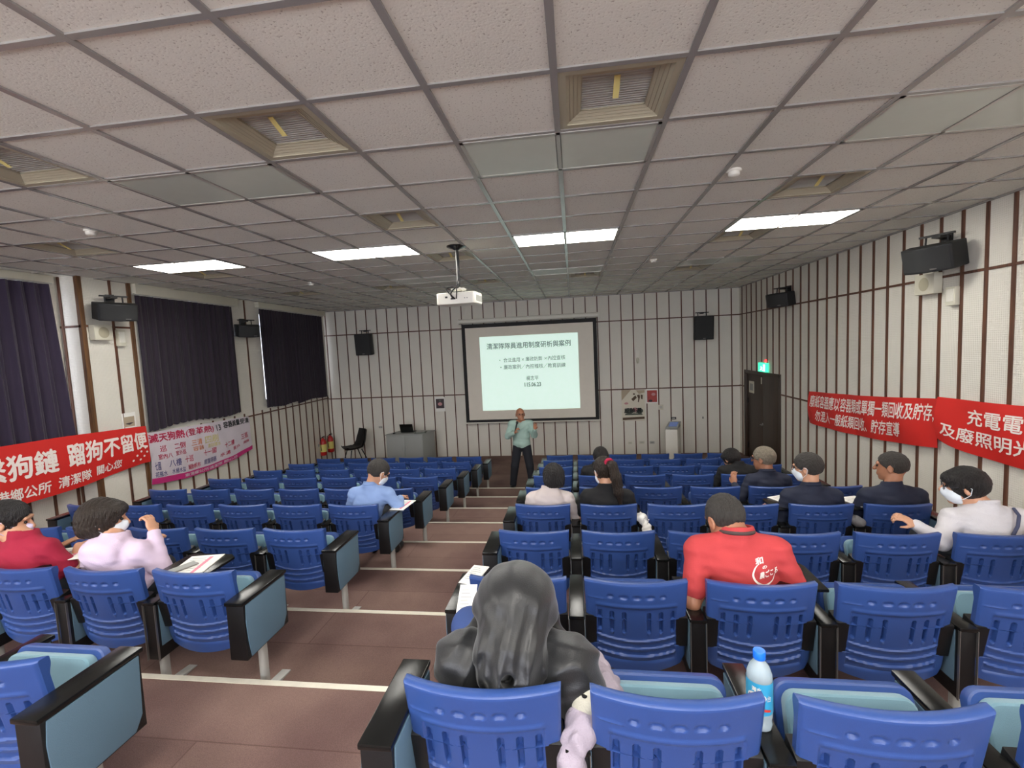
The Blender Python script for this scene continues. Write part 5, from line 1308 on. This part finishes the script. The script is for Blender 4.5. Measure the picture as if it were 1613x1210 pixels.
# fire extinguishers in the front left corner
M_FRED = mat('extinguisher_red', (170, 30, 30), .35); M_FYEL = mat('extinguisher_label', (206, 196, 110), .5)
for n_, (y, l) in enumerate(((11.55, 'red fire extinguisher in the front left corner, nearer the camera'), (11.95, 'red fire extinguisher deepest in the front left corner'))):
    o = empty('fire_extinguisher', (XL(y) + .16, y, .28), 0, l, 'fire extinguisher')
    b = MB(); b.lathe([(.0, 0), (.075, 0), (.085, .02), (.085, .36), (.06, .42), (.025, .45), (.025, .47)], n=20); b.build('cylinder', M_FRED, o, smooth=50)
    b = MB(); b.lathe([(.0865, .10), (.0865, .30)], n=20); b.build('label_band', M_FYEL, o, smooth=50)
    b = MB(); b.tube([(0, 0, .47), (0, 0, .50)], .018, 10); b.tube([(0, 0, .50), (.09, -.03, .53)], .008, 6); b.tube([(0, 0, .49), (.09, -.03, .49)], .007, 6); b.build('handle', M_BLACK, o)
    b = MB(); b.tube([(-.0, -.02, .49), (-.02, -.09, .46), (-.01, -.105, .30), (0, -.10, .14)], .009, 8); b.build('hose', M_BLACK, o, smooth=60)
    b = MB(); b.bounds((-.13, -.03, .24), (-.083, .03, .30)); b.build('wall_hook', M_GREY, o)

# ------------------------------------------------------------------ papers, bottle, bags
def paper(x, y, z, w_, h_, rz, label, cat='paper', lines=True, thick=.004, m=None, name='handout', tilt=0., pink=False):
    o = empty(name, (x, y, z), rz, label, cat); o.rotation_euler = (tilt, 0, rz)
    b = MB(); b.bounds((-w_ / 2, -h_ / 2, 0), (w_ / 2, h_ / 2, thick)); s_ = b.build('sheet', m or M_PAPER, o)
    if pink:
        b = MB(); b.box((w_ * .18, 0, thick + .0006), (.022, h_ * .8, .001)); b.build('pink_print', M_PAPERP, s_)
    if lines:
        b = MB()
        for i in range(7): b.bounds((-w_ * .36, h_ * (.34 - i * .10), thick), (w_ * (.05 + .2 * ((i * 7) % 3) / 2), h_ * (.355 - i * .10), thick + .0006))
        b.build('printed_lines', M_GREY, s_)
    return o
def LT(side, k, c, s, dx, dy, up=0.): # a point on the writing tablet / local seat coordinates
    x = (cx_left if side == 'L' else cx_right)(k, c); return (x + dx, Yk(k) + dy, Zk(k + 1) + up)
ZT = .705
p = LT('L', 0, 0, 0, -.17, .225, ZT); paper(p[0], p[1], p[2], .21, .29, R(12), 'white handout with pink print on the tablet beside the lilac hoodie', pink=True)
o = empty('phone', (p[0] - .05, p[1] - .04, p[2] + .0047), R(-25), 'silver-grey phone lying on the white handout beside the lilac hoodie', 'phone')
b = MB(); b.bounds((-.036, -.075, 0), (.036, .075, .008)); b.build('case', M_CHROME, o, bevel=.003); b = MB(); b.bounds((-.032, -.070, .008), (.032, .070, .0088)); b.build('display', M_GREY, o)
p = LT('L', 0, 1, 0, -.10, .29, ZT); paper(p[0] + .06, p[1], p[2], .21, .22, R(-8), 'white handout in front of the person in a lilac hoodie', pink=False)
p = LT('L', 0, 2, 0, -.05, .36, ZT); paper(p[0] + .0, p[1], p[2], .24, .24, R(20), 'white handout with pink strip before the person in dark red', pink=True)
p = LT('L', 2, 0, 0, .40, .30, .6725); paper(p[0] + .01, p[1], p[2], .15, .30, R(-6), 'white handout with red mark on the armrest of the light blue shirted person', pink=True)
p = LT('R', 0, 2, 0, .215, .27, ZT); paper(p[0], p[1], p[2], .15, .21, R(-20), 'coloured leaflet on the tablet right of the red T-shirt', 'leaflet', m=M_POST, pink=True)
p = LT('R', 2, 4, 0, -.12, .33, ZT); paper(p[0] - .03, p[1] + .02, p[2] + .0, .20, .24, R(24), 'white paper on the tablet left of the masked person in navy')
p = LT('R', 2, 5, 0, -.14, .30, ZT); paper(p[0] - .02, p[1], p[2], .20, .26, R(18), 'white paper on the tablet left of the navy T-shirt')
p = LT('R', 2, 1, 0, .295, .40, .5805); paper(p[0], p[1] - .11, p[2] + .001, .09, .12, R(4), 'folded white paper right of the ponytailed person')
p = LT('R', 0, 0, 0, -.285, .24, .6725); paper(p[0], p[1] + .0, p[2], .10, .22, R(-12), 'white paper on the aisle armrest ahead of the black hood')
p = LT('R', -1, 0, 0, -.20, .735, .655); paper(p[0] - .015, p[1] - .02, p[2] - .01, .085, .20, R(4), 'bright leaflet with green lower edge on the knee of the hooded person', 'leaflet', m=M_PAPER, pink=False, tilt=R(24))
# white bag on the arm beside the ponytail
o = empty('plastic_bag', LT('R', 2, 1, 0, .303, .06, .52), 0, 'crumpled white bag on the armrest behind the ponytailed person', 'bag')
F = Field(); F.ell((0, .03, .11), (.055, .07, .035), k=.02); F.ell((.02, -.145, .04), (.045, .030, .08), k=.03); F.cap((0, -.03, .11), (.02, -.13, .09), .035, .03, k=.03)
F.mesh('bag_film', .006, M_PAPER, o, disp=lambda X, Y, Z: .006 * np.sin(X * 60 + 3 * np.sin(Z * 40)) * np.sin(Z * 50 + Y * 45))
b = MB(); b.tube([(.02, -.15, .10), (.04, -.16, .16), (.0, -.15, .17), (-.01, -.15, .10)], .004, 6); b.build('handle_loop', M_PAPER, o, smooth=60)
# pale jacket bundle by the hooded person
M_PJ = mat('pale_lilac_cloth', (158, 147, 158), .9, bump=.4, bscale=180); M_CR = mat('cream_cloth', (178, 174, 158), .9, bump=.3, bscale=180)
o = empty('folded_jacket', LT('R', -1, 0, 0, .315, .13, .545), 0, 'pale lilac jacket with cream patch draped over the armrest beside the black hood', 'jacket')
F = Field(); F.cap((-.01, .20, .09), (.08, .10, .09), .045, .05, k=.04); F.cap((.06, .22, .07), (.12, .04, .06), .05, .045, k=.04); F.ell((.03, .02, .07), (.075, .07, .05), k=.04)
F.cap((.0, -.06, .08), (-.03, -.10, -.02), .045, .045, k=.03); F.cap((-.03, -.10, -.02), (-.03, -.12, -.10), .045, .04, k=.03); F.cap((.05, -.03, .07), (.0, -.10, .05), .04, .035, k=.03)
F.mesh('cloth', .006, M_PJ, o, disp=lambda X, Y, Z: .006 * np.sin(X * 60 + 4 * np.sin(Y * 30)) * np.sin(Z * 50 + Y * 45) + .003 * np.sin(Y * 100 + X * 80))
F = Field(); F.ell((.035, -.02, .145), (.046, .05, .040), k=.02); F.ell((.015, -.03, .115), (.045, .045, .045), k=.03); F.mesh('cream_patch', .005, M_CR, o, disp=lambda X, Y, Z: .002 * np.sin(X * 90) * np.sin(Y * 80))
b = MB(); b.lathe([(.001, -.004), (.010, -.003), (.011, 0), (.010, .003), (.001, .004)], (.018, -.055, .165), 12); b.build('black_button', M_BLACK, o, smooth=60)
# grey bag by the right edge, small bag beside masked man, clear bag
M_GBAG = mat('grey_bag_cloth', (112, 110, 112), .8, bump=.4, bscale=120)
o = empty('cloth_bag', LT('R', 0, 5, 0, .03, .16, .45), 0, 'rounded grey bag at the right edge of the photo behind the white jacket', 'bag')
F = Field(); F.ell((-.10, .18, .24), (.10, .10, .12), k=.03); F.ell((.05, .16, .16), (.15, .12, .15), k=.05); F.mesh('bag_body', .008, M_GBAG, o, disp=lambda X, Y, Z: .003 * np.sin(X * 50) * np.sin(Z * 40))
b = MB(); b.tube([(-.05, .10, .34), (-.04, .12, .42), (.05, .14, .42), (.08, .12, .30)], .008, 8); b.build('bag_handle', M_GBAG, o, smooth=60)
o = empty('cloth_bag', LT('R', 2, 4, 0, .30, .09, .58), 0, 'small dark grey bundle on the armrest right of the masked person in navy', 'bag')
F = Field(); F.ell((0, 0, .035), (.055, .08, .04), k=.03); F.ell((.01, -.06, .03), (.045, .05, .035), k=.03); F.mesh('bag_body', .007, M_GBAG, o, disp=lambda X, Y, Z: .004 * np.sin(X * 90) * np.sin(Y * 70))
# water bottle on the armrest in the nearest row
M_PET = mat('clear_pet', (205, 220, 226), .12, trans=.55, spec=.6); MATS['clear_pet'].node_tree.nodes['Principled BSDF'].inputs['IOR'].default_value = 1.2
M_WLAB = mat('bottle_label', (58, 160, 205), .3, mott=.1, mscale=40); M_CAP = mat('bottle_cap', (30, 110, 230), .35); M_LRED = mat('label_red', (200, 60, 48), .4)
bx = cx_right(-1, 1) + PITCH_X / 2 - .01
o = empty('water_bottle', (bx, Yk(-1) + .15, Zk(0) + .581), R(-12), 'plastic water bottle with blue cap and blue label on the armrest, near row', 'bottle')
b = MB(); b.lathe([(.0, .004), (.024, 0), (.031, .006), (.032, .018), (.030, .03), (.0325, .04), (.0325, .05), (.0315, .055), (.0315, .145), (.0325, .15), (.031, .165), (.024, .185), (.014, .200), (.0125, .212), (.0125, .216)], n=32); b.build('bottle_body', M_PET, o, smooth=50)
b = MB(); b.lathe([(.0333, .055), (.0333, .148)], n=32); b.f = b.f[:-2]; lb = b.build('label', M_WLAB, o, smooth=60)
b = MB(); b.lathe([(.0150, .205), (.0158, .207), (.0158, .226), (.0145, .229), (.0, .2295)], n=24); b.build('cap', M_CAP, o, smooth=50)
def cyl(a0, a1, z0, z1, rr=.0342): return lambda u, v: (rr * math.sin(R(a0 + (a1 - a0) * u)), -rr * math.cos(R(a0 + (a1 - a0) * u)), z0 + (z1 - z0) * v)
def patch(name, fn, poly_fn, m, nu=16, nv=4):
    b = MB(); b.grid(lambda u, v: fn(u, poly_fn(u, v)), nu, nv); return b.build(name, m, lb, smooth=60)
patch('label_oval', cyl(-62, 22, .092, .122), lambda u, v: .5 + (v - .5) * math.sqrt(max(0, 1 - (2 * u - 1) ** 2)), M_PAPER)
text_obj('lettering', '鹼性離子水', cyl(-55, 16, .101, .113, .0346), M_PTXT3, lb, .02)
text_obj('lettering', '台', cyl(24, 42, .098, .116, .0346), M_PAPER, lb, .0)
text_obj('lettering', '海水', cyl(-40, 0, .124, .138, .0346), M_PAPER, lb, .03)
patch('label_stripe', cyl(-55, 42, .060, .088), lambda u, v: .55 - .35 * u + .35 * v * (1 - .3 * u), M_LRED)
o.scale = (1.2, 1.2, 1.13)
print('total objects', len(bpy.data.objects))
